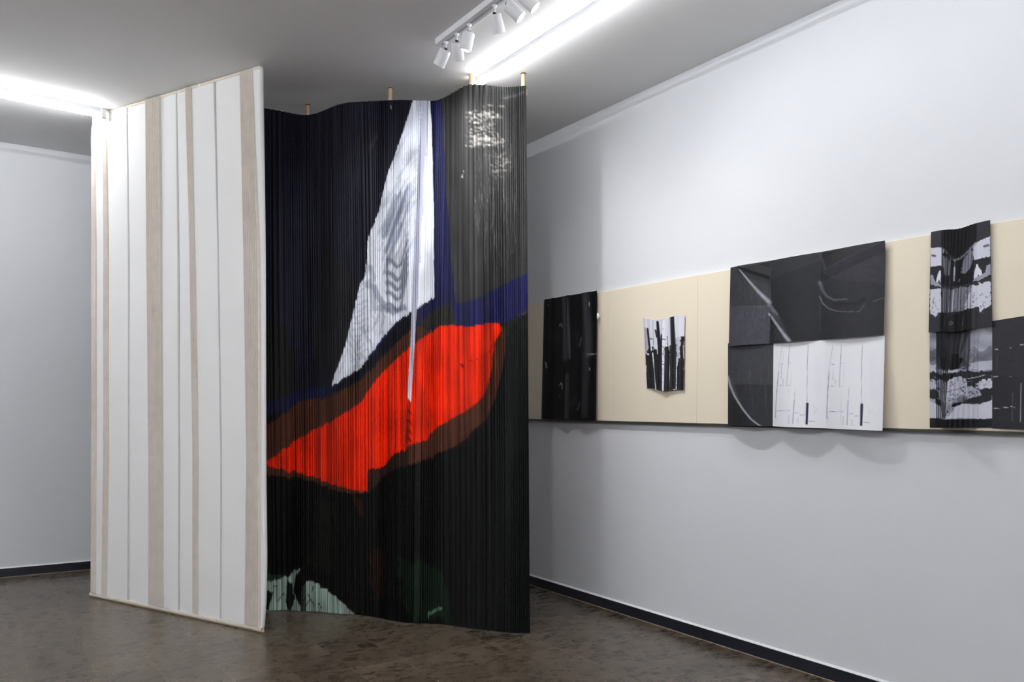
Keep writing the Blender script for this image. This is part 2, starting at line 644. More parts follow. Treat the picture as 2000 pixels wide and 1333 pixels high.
ZT = H - 0.004
edge_l = curve_on_screen([(182, 236), (177, 250), (176.5, 270), (178.5, 500), (180, 900), (178, 1080), (175.5, 1166)])
edge_r = curve_on_screen([(508, 130), (510.5, 300), (513, 500), (514, 900), (516, 1100), (514.5, 1180), (510, 1237)])
bands = [  # photo positions of left and right edges at four heights, pleats, recess
    ([(181, 300), (180, 500), (180, 900), (178, 1150)], [(186, 300), (189, 500), (189, 900), (188, 1150)], 3, 'band'),
    ([(202.5, 265), (204, 500), (204, 900), (200, 1150)], [(209, 265), (212, 500), (213, 900), (209, 1150)], 4, 'band'),
    ([(247, 222), (250, 500), (250, 900), (249, 1160)], [(249.5, 222), (252.5, 500), (252.5, 900), (251.5, 1160)], 1, 'seam'),
    ([(286, 206), (288, 500), (292, 900), (292, 1180)], [(313.5, 196), (316.6, 500), (319, 900), (320, 1188)], 9, 'band'),
    ([(343.5, 187), (346.5, 500), (348.5, 900), (348, 1190)], [(346, 187), (349.5, 500), (351.5, 900), (350.5, 1190)], 1, 'seam'),
    ([(364, 180), (372, 500), (378, 900), (377.5, 1195)], [(375, 176), (382, 500), (388, 900), (387, 1200)], 4, 'band'),
    ([(417, 163), (425, 500), (430.5, 900), (430, 1208)], [(419.5, 163), (427.5, 500), (433, 900), (432.5, 1208)], 1, 'seam'),
    ([(469.5, 144), (477, 500), (482.5, 900), (479, 1222)], [(494.5, 136), (508, 500), (508.5, 900), (508.5, 1232)], 9, 'band'),
]
scr = thing('white_screen', 'tall white cloth screen with beige pleated bands standing from floor to ceiling', 'screen', tuple((BL + BR) * 0.5))


def scr_pt(u, z, d):
    return BL + sdir * u + snrm * d + Vector((0, 0, z))


# white cloth: front, back and wrapped edges as one sleeve
rows, cols = 90, 150
zs = np.linspace(0.03, ZT, rows)
P = []
fs = [(curve_on_screen(l), curve_on_screen(r)) for l, r, n, k in bands]
for z in zs:
    ul, ur = float(edge_l(z)), float(edge_r(z))
    us = np.linspace(ul + 0.004, ur - 0.004, cols)
    d = np.zeros(cols)
    for (fl, fr), (l, r, n, k) in zip(fs, bands):       # cloth pulls inwards beside each gathered band
        a, b = float(fl(z)), float(fr(z))
        m = 0.5 * (a + b)
        d -= 0.004 * np.exp(-((us - m) / max(0.012, (b - a) * 0.55)) ** 2)
    d += 0.0018 * np.sin(us * 9 + z * 1.3) + 0.0012 * np.sin(us * 23 - z * 2.1)
    lowf = max(0.0, 1 - z / 0.35)                       # drag wrinkles above the hem
    d += 0.0035 * lowf * np.sin((us * 34 + z * 16)) * np.exp(-((us - 0.95) / 0.30) ** 2)
    tp = max(0.0, 1 - (ZT - z) / 0.2)
    d += 0.002 * tp * np.sin(us * 60)
    row = [scr_pt(ul, z, -STHK), scr_pt(ul - 0.001, z, -STHK * 0.5), scr_pt(ul, z, -0.004)]
    row += [scr_pt(float(u), z, float(q)) for u, q in zip(us, d)]
    row += [scr_pt(ur, z, -0.004), scr_pt(ur + 0.001, z, -STHK * 0.5), scr_pt(ur, z, -STHK), scr_pt(0.5 * (ul + ur), z, -STHK - 0.001), scr_pt(ul, z, -STHK)]
    P.append([tuple(v) for v in row])
keep_world(grid_mesh('cloth', np.array(P), M['cloth']), scr)

# gathered pleats and stitched seams
for (fl, fr), (l, r, n, kind) in zip(fs, bands):
    zr = np.linspace(0.034, ZT - 0.004, 70)
    P = []
    m = n * 8 + 1
    for z in zr:
        a, b = float(fl(z)), float(fr(z))
        t = np.linspace(0, 1, m)
        us = a + (b - a) * t
        w = (b - a)
        if kind == 'seam':
            q = 0.002 + 0.0022 * np.sin(np.pi * t)
        else:
            q = 0.0015 + min(0.016, 0.95 * w / n) * np.abs(np.sin(np.pi * n * t + 0.25 * np.sin(5 * z + n))) ** 0.7 * (0.55 + 0.45 * np.sin(3.1 * np.arange(m) / 8 + 1.7 * n) ** 2)
        q = np.where((t < 1e-6) | (t > 1 - 1e-6), -0.005, q)
        P.append([tuple(scr_pt(float(u), z, float(e))) for u, e in zip(us, q)])
    keep_world(grid_mesh('pleated_band' if kind == 'band' else 'seam', np.array(P), M['pleat'] if kind == 'band' else M['crease']), scr)

# faint folds drawn into the white cloth as thin raised creases are left to the cloth; hems at head and foot
def hem(name, z0, z1, wav, seed):
    r = np.random.default_rng(seed)
    n = 160
    P = []
    t = np.linspace(0, 1, n)
    wob = np.convolve(r.random(n) - 0.5, np.ones(7) / 7, 'same') * wav
    for k, f in enumerate((0.0, 0.0, 0.33, 0.66, 1.0, 1.0)):
        row = []
        for i in range(n):
            zz = z0 + (z1 - z0) * f
            if (f == 1.0 and z1 < 1) or (f == 0.0 and z1 > 1):
                zz += wob[i]
            ul, ur = float(edge_l(zz)), float(edge_r(zz))
            d = 0.0035 if k in (1, 2, 3, 4) else -0.01
            row.append(tuple(scr_pt(ul - 0.002 + (ur - ul + 0.004) * t[i], zz, d)))
        P.append(row)
    return keep_world(grid_mesh(name, np.array(P), M['hem']), scr)


hem('bottom_hem', 0.008, 0.030, 0.020, 3)
hem('top_hem', ZT - 0.018, ZT, 0.008, 4)
for nm, z0, z1 in (('bottom_rail', 0.0, 0.034), ('top_rail', ZT - 0.03, ZT)):
    bm = bmesh.new()
    ul, ur = float(edge_l(z1)), float(edge_r(z1))
    vv = [scr_pt(u, z, d) for z in (z0, z1) for d in (-0.006, -STHK + 0.002) for u in (ul + 0.003, ur - 0.003)]
    vx = [bm.verts.new(v) for v in vv]
    for f in ((0, 1, 3, 2), (4, 6, 7, 5), (0, 4, 5, 1), (2, 3, 7, 6), (0, 2, 6, 4), (1, 5, 7, 3)):
        bm.faces.new([vx[i] for i in f])
    keep_world(obj(nm, bm, M['wood']), scr)


# ------------------------------------------------------------------ dark pleated curtain
ZS = 3.415
top_px = [(440, 200), (480, 205), (515, 211), (540, 215), (560, 219), (585, 224), (600, 224.5), (615, 222), (640, 212), (660, 204), (680, 200), (700, 198.5), (730, 197), (760, 195.5), (790, 195),
          (830, 197), (850, 196.5), (865, 192), (890, 178), (905, 168), (918, 164), (935, 164), (955, 166.5), (975, 169), (1000, 169.5), (1015, 168), (1028, 167)]
bot_px = [(440, 1190), (480, 1192), (520, 1193), (560, 1193), (600, 1197), (640, 1197), (690, 1198), (730, 1206), (760, 1212), (790, 1218), (830, 1222), (870, 1225), (910, 1227), (940, 1229), (970, 1234), (1000, 1238), (1020, 1239), (1036, 1238)]
S0, S1 = 448.0, 1028.0
ss = np.linspace(S0 - 10, S1 + 10, 1200)


def smooth(v, n):
    k = np.exp(-np.linspace(-2, 2, n) ** 2)
    k /= k.sum()
    vp = np.pad(v, n, mode='reflect', reflect_type='odd')
    return np.convolve(vp, k, 'same')[n:-n]


ty = smooth(np.interp(ss, [p[0] for p in top_px], [p[1] for p in top_px]), 41)
by = smooth(np.interp(ss + 8, [p[0] for p in bot_px], [p[1] for p in bot_px]), 61)
Tp = np.array([tuple(atz(x, y, ZS)) for x, y in zip(ss, ty)])
Bp = np.array([tuple(atz(x + 8, y, 0.006)) for x, y in zip(ss, by)])
# foot follows the head's waves, a little slack
Bp[:, 0] = 0.65 * Bp[:, 0] + 0.35 * (Tp[:, 0] + np.interp(ss, [S0, S1], [0.03, 0.03]))
Bp[:, 1] = 0.65 * Bp[:, 1] + 0.35 * (Tp[:, 1] - 0.03)
tan = np.gradient(0.5 * (Tp + Bp)[:, :2], axis=0)
tan /= np.linalg.norm(tan, axis=1)[:, None]
tan = np.stack([smooth(tan[:, 0], 31), smooth(tan[:, 1], 31)], 1)
tan /= np.linalg.norm(tan, axis=1)[:, None]
nr = np.stack([tan[:, 1], -tan[:, 0]], 1)
nr *= np.sign((nr @ np.array([-0.5, -0.9])))[:, None]
mpp = np.linalg.norm(np.gradient(0.5 * (Tp + Bp)[:, :2], axis=0), axis=1) / (ss[1] - ss[0])


# the print, in the flattened plane of the cloth
cv = Canvas(436, 150, 1042, 1250, 2, (25, 25, 38))
def rect(p):
    return [(x - 8 * (y - 200) / 1000.0, y) for x, y in p]
# grey field to the upper right, near-black foot
cv.fill(rect([(861, 140), (866, 262), (871, 377), (879, 462), (882, 560), (862, 640), (830, 860), (1045, 860), (1045, 140)]), (47, 47, 47))
cv.fill(rect([(430, 830), (560, 800), (700, 930), (860, 860), (960, 740), (1000, 640), (1045, 600), (1045, 1260), (430, 1260)]), (11, 12, 11))
cv.fill(rect([(960, 640), (1045, 610), (1045, 1260), (900, 1260), (930, 900)]), (23, 25, 25), 0.8)
# charcoal patch inside the blue
cv.fill(rect([(600, 470), (700, 540), (690, 640), (650, 740), (610, 700), (600, 600)]), (27, 27, 30), 0.9, 14, 5, 20)
cv.fill(rect([(436, 200), (600, 200), (640, 330), (610, 700), (540, 780), (436, 800)]), (27, 27, 42), 1.0, 14, 9, 30)
cv.fill(rect([(515, 620), (560, 640), (590, 780), (570, 800), (515, 820)]), (26, 27, 27), 0.9, 14, 8, 20)
# deep blue: column beside the white sail and the sweep to the right edge
cv.fill(rect([(842, 190), (861, 190), (866, 262), (871, 377), (879, 462), (884, 540), (890, 594), (855, 620), (800, 650), (735, 690), (650, 770), (560, 800), (500, 815), (500, 790), (650, 752), (700, 705), (770, 640), (848, 590), (846, 300)]), (27, 28, 62))
cv.fill(rect([(1045, 528), (1031, 537), (1005, 548), (980, 561), (940, 577), (890, 594), (850, 600), (850, 630), (866, 642), (900, 637), (920, 634), (968, 632), (992, 633), (1031, 609), (1045, 604)]), (29, 29, 70))
cv.fill(rect([(880, 594), (850, 612), (815, 642), (830, 652), (860, 644), (890, 636), (888, 618)]), (38, 38, 36))
cv.fill(rect([(650, 764), (690, 722), (717, 702), (745, 672), (775, 640), (803, 620), (803, 650), (764, 680), (710, 728), (668, 760)]), (20, 20, 28))
# brown border
cv.fill(rect([(500, 832), (524, 828), (560, 806), (590, 786), (635, 780), (668, 762), (710, 732), (764, 684), (794, 657), (815, 642), (839, 654), (860, 650), (986, 640), (988, 690), (980, 735), (966, 785), (950, 819), (920, 840), (893, 872), (845, 902), (800, 914), (764, 920), (749, 932), (716, 962), (668, 959), (620, 947), (560, 932), (500, 924)]), (74, 42, 30))
cv.fill(rect([(700, 890), (760, 870), (800, 880), (800, 914), (764, 922), (720, 962)]), (34, 24, 22), 0.7)
# red shape
red = rect([(495, 915), (521, 902), (558, 876), (590, 858), (620, 840), (650, 822), (680, 800), (707, 777), (728, 746), (761, 717), (797, 687), (818, 672), (848, 654), (860, 645), (885, 639), (920, 634), (945, 632), (968, 632), (977, 636), (981, 648), (973, 660), (965, 672), (966, 684), (962, 696), (962, 714), (959, 732), (953, 752), (947, 768), (933, 783), (914, 795), (895, 812), (875, 828), (858, 842), (842, 855), (836, 868), (818, 871), (796, 876), (794, 884), (770, 890), (749, 914), (717, 914), (716, 959), (680, 951), (640, 942), (599, 933), (560, 920), (521, 908), (495, 910)])
cv.fill(red, (222, 38, 6))
inred = cv.inside(red).astype(float)
cv.stroke(rect([(800, 790), (798, 830), (797, 870)]), 7, (120, 18, 8), 0.9)
for yy in (808, 828, 846, 862):
    cv.stroke(rect([(797, yy), (804, yy + 6)]), 3, (30, 8, 8), 0.8)
cv.stroke(rect([(900, 713), (902, 716)]), 5, (90, 10, 6), 0.8)
cv.stroke(rect([(905, 705), (940, 696), (962, 686)]), 1.2, (120, 20, 8), 0.6)
# white sail
sail = rect([(808, 190), (839, 190), (843, 240), (845, 320), (848, 433), (848, 519), (849, 588), (832, 598), (815, 609), (803, 616), (785, 626), (770, 637), (755, 653), (740, 669), (717, 694), (717, 700), (698, 718), (680, 730), (664, 744), (650, 754), (654, 738), (663, 711), (674, 678), (683, 636), (695, 582), (702, 550), (712, 540), (713, 525), (716, 480), (718, 460), (739, 413), (756, 342), (771, 305), (788, 255)])
cv.fill(sail, (212, 215, 224))
msail = cv.inside(sail).astype(float)
before = cv.a.copy()
r2 = np.random.default_rng(21)
# brushed grey marks: slanted strokes above, chevrons in the middle, reeds below
for i in range(90):
    y0 = r2.uniform(290, 520)
    x0 = r2.uniform(725, 815)
    L_ = r2.uniform(14, 44)
    cv.stroke(rect([(x0, y0), (x0 + L_ * 0.35, y0 - L_ * 0.5), (x0 + L_ * 0.62, y0 - L_)]), r2.uniform(2, 6), (150, 156, 172), r2.uniform(0.12, 0.4))
for i in range(26):
    y0 = r2.uniform(400, 500)
    x0 = r2.uniform(745, 775)
    cv.stroke(rect([(x0, y0 + 40), (x0 + 10, y0 + 10), (x0 + 26, y0 - 40)]), r2.uniform(3, 7), (104, 110, 128), r2.uniform(0.15, 0.45))
for dy, ww in ((0, 9), (26, 11), (45, 10), (64, 9), (86, 8)):
    cv.stroke(rect([(757, 508 + dy), (766, 511 + dy), (776, 525 + dy), (784, 521 + dy), (789, 500 + dy * 0.85), (797, 470 + dy * 0.75)]), ww, (108, 113, 130), 0.75, 0.7, 3)
cv.stroke(rect([(757, 500), (758, 560), (759, 610)]), 5, (96, 100, 116), 0.6, 0.8)
cv.stroke(rect([(728, 555), (738, 580), (752, 600), (770, 612), (790, 606)]), 12, (108, 113, 130), 0.55)
cv.stroke(rect([(722, 520), (728, 540), (716, 556)]), 12, (120, 125, 140), 0.5)
cv.stroke(rect([(726, 560), (730, 600), (760, 606)]), 14, (110, 114, 130), 0.45)
for i in range(70):
    y0 = r2.uniform(590, 720)
    x0 = r2.uniform(672, 770)
    L_ = r2.uniform(10, 34)
    q = r2.choice([-0.35, 0.5, 0.25])
    cv.stroke(rect([(x0, y0), (x0 + L_ * q, y0 + L_)]), r2.uniform(1.5, 4.5), (132, 137, 150), r2.uniform(0.15, 0.45))
for i in range(16):
    y0 = 545 + i * 12
    cv.stroke(rect([(690 + r2.uniform(-4, 8), y0), (704 + r2.uniform(0, 14), y0 - 8)]), 4, (140, 145, 160), 0.4)
cv.a = before * (1 - msail[..., None]) + cv.a * msail[..., None]
for i in range(44):                                    # serrated edge beside the flat fold
    y0 = 206 + i * 9
    x0 = 822 - 17 * (y0 - 200) / 590
    cv.stroke(rect([(x0 - 2, y0), (x0 + 3, y0 + 3)]), 2.5, (170, 176, 192), 0.5)
# pale lavender flat fold running down over the red
fold_px = [(824.5, 190), (838, 190), (828, 400), (818, 560), (809, 700), (803, 792), (796, 783), (801, 700), (806, 560), (813, 400)]
cv.fill(rect(fold_px), (166, 168, 184))
cv.stroke(rect([(836, 200), (826, 400), (816, 560), (806, 720), (802, 790)]), 2.5, (206, 208, 220), 0.6)
# thin blue marks and pale smears in the dark blue
cv.stroke(rect([(720, 290), (735, 265)]), 8, (70, 68, 72), 0.35)
cv.stroke(rect([(740, 380), (746, 378)]), 2, (120, 120, 190), 0.7)
cv.stroke(rect([(763, 206), (764, 212)]), 2, (200, 200, 210), 0.8)
# hair-like pale scribbles on the grey field
for i in range(60):
    y0 = r2.uniform(215, 286)
    x0 = r2.uniform(905, 925)
    n = 9
    xs = np.linspace(x0, x0 + r2.uniform(30, 66), n)
    cv.stroke(rect([(x, y0 + 2.2 * math.sin(k * 0.8 + i) - 0.05 * (x - x0)) for k, x in enumerate(xs)]), r2.uniform(0.8, 1.6), (172, 168, 162), r2.uniform(0.2, 0.55))
for i in range(40):
    y0 = r2.uniform(272, 352)
    x0 = r2.uniform(955, 972)
    xs = np.linspace(x0, x0 + r2.uniform(14, 36), 6)
    cv.stroke(rect([(x, y0 + 1.6 * math.sin(k * 0.9 + i)) for k, x in enumerate(xs)]), r2.uniform(0.8, 1.5), (165, 160, 154), r2.uniform(0.2, 0.5))
for i in range(70):
    y0 = r2.uniform(280, 470)
    x0 = r2.uniform(925, 1010)
    L_ = r2.uniform(24, 90)
    cv.stroke(rect([(x0, y0), (x0 + r2.uniform(-4, 5), y0 + L_ * 0.5), (x0 + r2.uniform(-6, 6), y0 + L_)]), r2.uniform(0.6, 1.3), (150, 147, 142), r2.uniform(0.15, 0.4))
cv.stroke(rect([(985, 192), (1010, 186), (1022, 180)]), 5, (140, 138, 134), 0.4)
cv.stroke(rect([(943, 207), (965, 205), (990, 210)]), 2, (165, 150, 130), 0.5)
cv.stroke(rect([(900, 347), (902, 340), (904, 332)]), 2.2, (210, 208, 205), 0.8)
# pale green hill at the foot with dark blotches and twigs
cv.fill(rect([(515, 1122), (561, 1124), (575, 1140), (600, 1150), (522, 1150)]), (40, 62, 48), 0.8)
hill = rect([(505, 1146), (522, 1139), (540, 1133), (561, 1127), (573, 1120), (587, 1115), (592, 1126), (599, 1136), (615, 1139), (632, 1148), (645, 1155), (656, 1163), (668, 1175), (677, 1184), (693, 1198), (693, 1260), (505, 1260)])
cv.fill(hill, (150, 168, 158))
cv.fill(rect([(520, 1156), (535, 1157), (530, 1175), (526, 1194), (518, 1194)]), (18, 22, 20))
cv.fill(rect([(562, 1130), (572, 1142), (573, 1160), (578, 1172), (568, 1196), (560, 1180)]), (22, 26, 24))
cv.fill(rect([(579, 1128), (588, 1116), (600, 1134), (597, 1150), (592, 1170), (590, 1192), (584, 1180), (574, 1160)]), (16, 19, 17))
cv.fill(rect([(590, 1150), (599, 1140), (599, 1200), (588, 1198)]), (58, 66, 62))
for p in ([(543, 1175), (549, 1168), (556, 1161)], [(611, 1160), (614, 1150)], [(600, 1182), (608, 1172), (604, 1164)], [(608, 1174), (616, 1184)], [(624, 1184), (630, 1184)], [(536, 1146), (541, 1144)], [(590, 1176), (598, 1170)], [(590, 1182), (596, 1184)]):
    cv.stroke(rect(p), 2.2, (30, 36, 34), 0.9)
# faint green and brown ghosts in the black foot
cv.fill(rect([(775, 1085), (800, 1095), (830, 1110), (872, 1135), (880, 1215), (805, 1222), (790, 1190)]), (22, 42, 27), 0.6, 20, 31, 18)
cv.stroke(rect([(840, 1203), (850, 1200), (862, 1194)]), 6, (90, 122, 98), 0.9)
cv.stroke(rect([(838, 1213), (839, 1206)]), 2.5, (120, 150, 128), 0.8)
cv.fill(rect([(722, 1070), (748, 1075), (752, 1165), (735, 1175), (720, 1150)]), (48, 24, 18), 0.5, 16, 33, 12)
cv.fill(rect([(685, 960), (705, 970), (716, 1005), (700, 1000)]), (60, 28, 20), 0.6, 10, 34, 12)
cv.fill(rect([(620, 975), (660, 985), (650, 1120), (610, 1100)]), (26, 30, 20), 0.5, 20, 35, 16)
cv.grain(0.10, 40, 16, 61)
cv.grain(0.26, 400, 2.2, 62, 1 - 0.75 * msail)  # streaks, fine then broad: pleat highlights and shade put into the colour
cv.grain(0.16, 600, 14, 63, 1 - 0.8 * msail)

# pleat layout across the cloth
r3 = np.random.default_rng(5)
brk = [S0]
fold_c = lambda v: 831 - 27 * v                         # centre of the flat fold
while brk[-1] < S1 - 2:
    x = brk[-1]
    if x < 560: w = r3.choice([4, 6, 9, 11], p=[.3, .3, .25, .15])
    elif x < 600: w = r3.uniform(3.5, 6)
    elif x < 700: w = r3.uniform(3.2, 5.2)
    elif x < 724: w = r3.uniform(6, 9)
    elif x < 818: w = r3.uniform(3.2, 4.4)
    elif x < 832: w = 13.0
    elif x < 868: w = r3.uniform(3.0, 4.2)
    elif x < 945: w = r3.uniform(6.5, 12)
    elif x < 985: w = r3.uniform(4, 7)
    else: w = r3.uniform(3, 5)
    brk.append(x + float(w))
brk[-1] = S1
colS, colD, colJ, colF = [], [], [], []
for a, b in zip(brk, brk[1:]):
    w = b - a
    m = float(np.interp(0.5 * (a + b), ss, mpp))
    wm = w * m
    dep = min(0.018, 1.0 * wm) * r3.uniform(0.6, 1.0)
    tilt = r3.uniform(-0.1, 0.25) * dep
    j = r3.normal(0, 1.4)
    fr = [(0.0, -dep), (0.14, -dep * 0.40), (0.30, 0.0), (0.52, -0.06 * dep + tilt), (0.74, -0.32 * dep), (0.90, -dep * 0.72)]
    if r3.random() < 0.3:
        fr = [(0.0, -dep), (0.10, -dep * 0.72), (0.28, -0.32 * dep), (0.50, 0.02 * dep), (0.72, 0.0), (0.88, -dep * 0.4)]
    if w > 12.5:
        fr = [(0.0, -dep), (0.05, 0.002), (0.3, 0.003), (0.6, 0.003), (0.9, 0.002), (0.97, -0.003)]
        j = 0
    for f, d in fr:
        colS.append(a + w * f); colD.append(d); colJ.append(j)
colS.append(S1); colD.append(0.0); colJ.append(0.0)
colS, colD, colJ = np.array(colS), np.array(colD), np.array(colJ)
RV = np.linspace(0, 1, 330)
V, S = np.meshgrid(RV, colS, indexing='ij')
Dm = np.repeat(colD[None, :], len(RV), 0)
J = np.repeat(colJ[None, :], len(RV), 0)
# pleats lean and drift a little on their way down; the flat fold leans most
inner = np.clip((S - S0) / 60, 0, 1) * np.clip((S1 - S) / 60, 0, 1)
lean = -24 * np.exp(-((S - 826) / 60.0) ** 2) * V + 2.5 * np.sin(V * 5.0 + S / 55.0) * V + 5 * np.exp(-((S - 700) / 40) ** 2) * V
SW = S + lean * inner
SW = np.maximum.accumulate(SW, axis=1)
px_ = np.stack([np.interp(SW, ss, Tp[:, k]) * (1 - V) + np.interp(SW, ss, Bp[:, k]) * V for k in range(3)], -1)
nx, ny = np.interp(SW, ss, nr[:, 0]), np.interp(SW, ss, nr[:, 1])
amp = 0.75 + 0.25 * np.sin(V * 7 + S * 0.07)
slow = 0.010 * np.sin(S / 17.0 + 1.2 * V) * np.clip(1 - np.abs(V - 0.55) * 1.6, 0, 1) + 0.012 * np.sin(S / 31.0 + 0.5) * V
off = Dm * amp + slow
px_[..., 0] += nx * off
px_[..., 1] += ny * off
yt, yb_ = np.interp(SW, ss, ty), np.interp(SW, ss, by)
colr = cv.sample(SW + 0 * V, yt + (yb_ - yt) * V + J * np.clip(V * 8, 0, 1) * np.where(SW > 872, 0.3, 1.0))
cur = thing('pleated_curtain', 'tall dark pleated curtain printed with a red leaf shape and white sail, hung in waves', 'curtain', tuple(0.5 * (Bp[400] + Bp[800])))
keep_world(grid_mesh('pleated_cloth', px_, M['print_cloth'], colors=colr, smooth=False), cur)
for (x, y, z0), rad in (((1.996, 5.600, 0), 0.0125), ((2.340, 4.990, 0), 0.0125), ((2.676, 4.500, 0), 0.0205), ((2.930, 4.295, 0), 0.0125)):
    bm = bmesh.new()
    add_lathe(bm, [(0, 3.22), (rad, 3.22), (rad, H - 0.001), (0, H - 0.001)], 24, Matrix.Translation((x, y, 0)))
    po = keep_world(obj('post', bm, M['wood'], None, True), cur)
    bm = bmesh.new()
    add_lathe(bm, [(rad, H - 0.007), (rad + 0.003, H - 0.007), (rad + 0.003, H - 0.0005), (rad, H - 0.0005)], 24, Matrix.Translation((x, y, 0)))
    cl = obj('collar', bm, M['dark_cap'] if rad < 0.02 else M['wood'], None, True)
    cl.parent = po
# wooden batten behind the head that the posts carry and the cloth is fixed to
bm = bmesh.new()
rings = []
for i in range(150, 1185, 12):
    bx_ = Tp[i, 0] - nr[i, 0] * 0.022
    by2 = Tp[i, 1] - nr[i, 1] * 0.022
    rings.append([bm.verts.new((bx_ + nr[i, 0] * a, by2 + nr[i, 1] * a, z)) for a, z in ((-.006, 3.36), (.006, 3.36), (.006, 3.40), (-.006, 3.40))])
for a, b in zip(rings, rings[1:]):
    for k in range(4):
        bm.faces.new((a[k], b[k], b[(k + 1) % 4], a[(k + 1) % 4]))
bm.faces.new(rings[0]); bm.faces.new(rings[-1])
keep_world(obj('batten', bm, M['wood']), cur)

# ------------------------------------------------------------------ boards along the long wall
ZB0, ZB1, BT = 1.313, 2.219, 0.028
XF = XR - BT                                            # front face of the boards
seams = [5.957, 5.156, 4.358, 3.556, 2.755, 1.954, 1.152]
blabels = ['beige wall board mostly hidden behind the dark curtain edge',
           'beige wall board behind the glossy black pleated paper',
           'beige wall board carrying the small black and white pleated print',
           'beige wall board behind the near edge of the large folded dark sheet',
           'beige wall board showing between the folded collage and the mirrored prints',
           'beige wall board above the plain dark sheet at the edge of the view']
for (ya, yb), lb in zip(zip(seams, seams[1:]), blabels):
    o = box('wall_board', (XF, yb + 0.0004, ZB0), (XR - 0.001, ya - 0.0004, ZB1), M['board'], bevel=0.003)
    tag(o, lb, 'board', 'beige boards in a row on the wall')
tag(box('mounting_rail', (XF - 0.003, 1.152, ZB0 - 0.014), (XR - 0.001, 5.957, ZB0 - 0.0005), M['rail']), 'thin dark metal rail under the row of beige wall boards', 'rail')


# ------------------------------------------------------------------ papers on the boards
def paper(name, label, cat, quad, canvas, lift, nu=120, nv=150, group=None, drop=None, smooth=False, parent=None, jit=None):
    """quad: photo corners TL, TR, BR, BL; lift(u, v): distance in front of the boards; v runs downwards"""
    tl, tr_, br, bl = [np.array(p, float) for p in quad]
    v, u = np.meshgrid(np.linspace(0, 1, nv), np.linspace(0, 1, nu), indexing='ij')
    w = lambda a, b, c, d: (a * ((1 - u) * (1 - v))[..., None] + b * (u * (1 - v))[..., None] + c * (u * v)[..., None] + d * ((1 - u) * v)[..., None])
    q = w(tl, tr_, br, bl)
    W = [np.array(tuple(atx(p[0], p[1], XF - float(lift(np.float64(a), np.float64(b)))))) for p, (a, b) in zip((tl, tr_, br, bl), ((0, 0), (1, 0), (1, 1), (0, 1)))]
    Pm = w(*W)
    Pm[..., 0] = XF - lift(u, v)
    if drop is not None:
        Pm[..., 2] -= drop(u, v)
    colr = canvas.sample(q[..., 0], q[..., 1] + (jit(u) if jit else 0))
    o = grid_mesh(name, Pm, M['print_paper'], parent, colors=colr, smooth=smooth)
    m = o.modifiers.new('thickness', 'SOLIDIFY')
    m.thickness = 0.0008
    m.offset = -1
    tag(o, label, cat, group)
    return o


def tri(x):
    """triangle wave 0..1"""
    f = x - np.floor(x)
    return 1 - np.abs(2 * f - 1)


def folds(u, brks, amps):
    """piecewise linear fold profile"""
    return np.interp(u, brks, amps)


# black pleated paper
ca = Canvas(1046, 552, 1184, 836, 3, (10, 10, 11))
ca.zoom(1045, 555, 1 / 4.68)
for p, w, c, a in (([(285, 110), (300, 420), (300, 680)], 60, (84, 84, 90), .7), ([(325, 130), (335, 680)], 14, (100, 100, 106), .6),
                   ([(470, 80), (490, 380), (492, 640)], 75, (80, 80, 86), .7), ([(480, 660), (470, 1200)], 60, (74, 74, 80), .6), ([(150, 150), (145, 700)], 40, (34, 34, 37), .6),
                   ([(320, 830), (315, 1230)], 24, (78, 78, 84), .6), ([(400, 470), (420, 560)], 70, (48, 48, 52), .4), ([(370, 1040), (350, 1110)], 60, (44, 44, 48), .4)):
    ca.stroke(p, w, c, a, 0.9)
for p, w in (([(238, 385), (246, 364), (262, 372), (266, 396)], 9), ([(240, 930), (258, 905), (272, 922), (270, 955)], 12), ([(442, 490), (428, 535), (410, 580)], 6), ([(428, 1075), (412, 1120), (394, 1150)], 6),
             ([(508, 170), (508, 200)], 7), ([(110, 715), (116, 765)], 12), ([(234, 1030), (250, 1018)], 8), ([(128, 190), (130, 205)], 6), ([(508, 770), (510, 790)], 6)):
    ca.stroke(p, w, (175, 175, 176), 0.85, 0.6)
ca.stroke([(436, 656), (520, 644), (576, 640)], 4, (190, 190, 190), 0.8)
ca.grain(0.2, 60, 3, 71)
fa = ([0, .06, .14, .19, .22, .36, .46, .5, .54, .68, .76, .86, .94, 1], [.006, .020, .012, .030, .014, .020, .034, .044, .022, .018, .034, .040, .022, .030])
paper('black_pleated_paper', 'tall glossy black pleated paper on the boards beside the dark curtain', 'paper artwork',
      [(1063, 586), (1166, 568), (1164, 822), (1057.5, 819)], ca, lambda u, v: folds(u, *fa) * (0.75 + 0.35 * v), 140, 120)
# curled tear on its edge showing the white back
P = []
for i in range(9):
    a = i / 8 * 3.6
    row = []
    for j in range(7):
        f = j / 6
        r_ = 0.004 + 0.006 * math.sin(math.pi * f)
        b0 = atx(1166.5, 612 + f * 12, XF - 0.028)
        row.append(tuple(b0 + Vector((-r_ * math.sin(a), -r_ * (1 - math.cos(a)), 0))))
    P.append(row)
flap = grid_mesh('torn_flap', np.array(P), M['paper_back'])
bp_ = bpy.data.objects['black_pleated_paper']
flap.parent = bp_
flap['label'] = 'white curled tear at the paper edge'

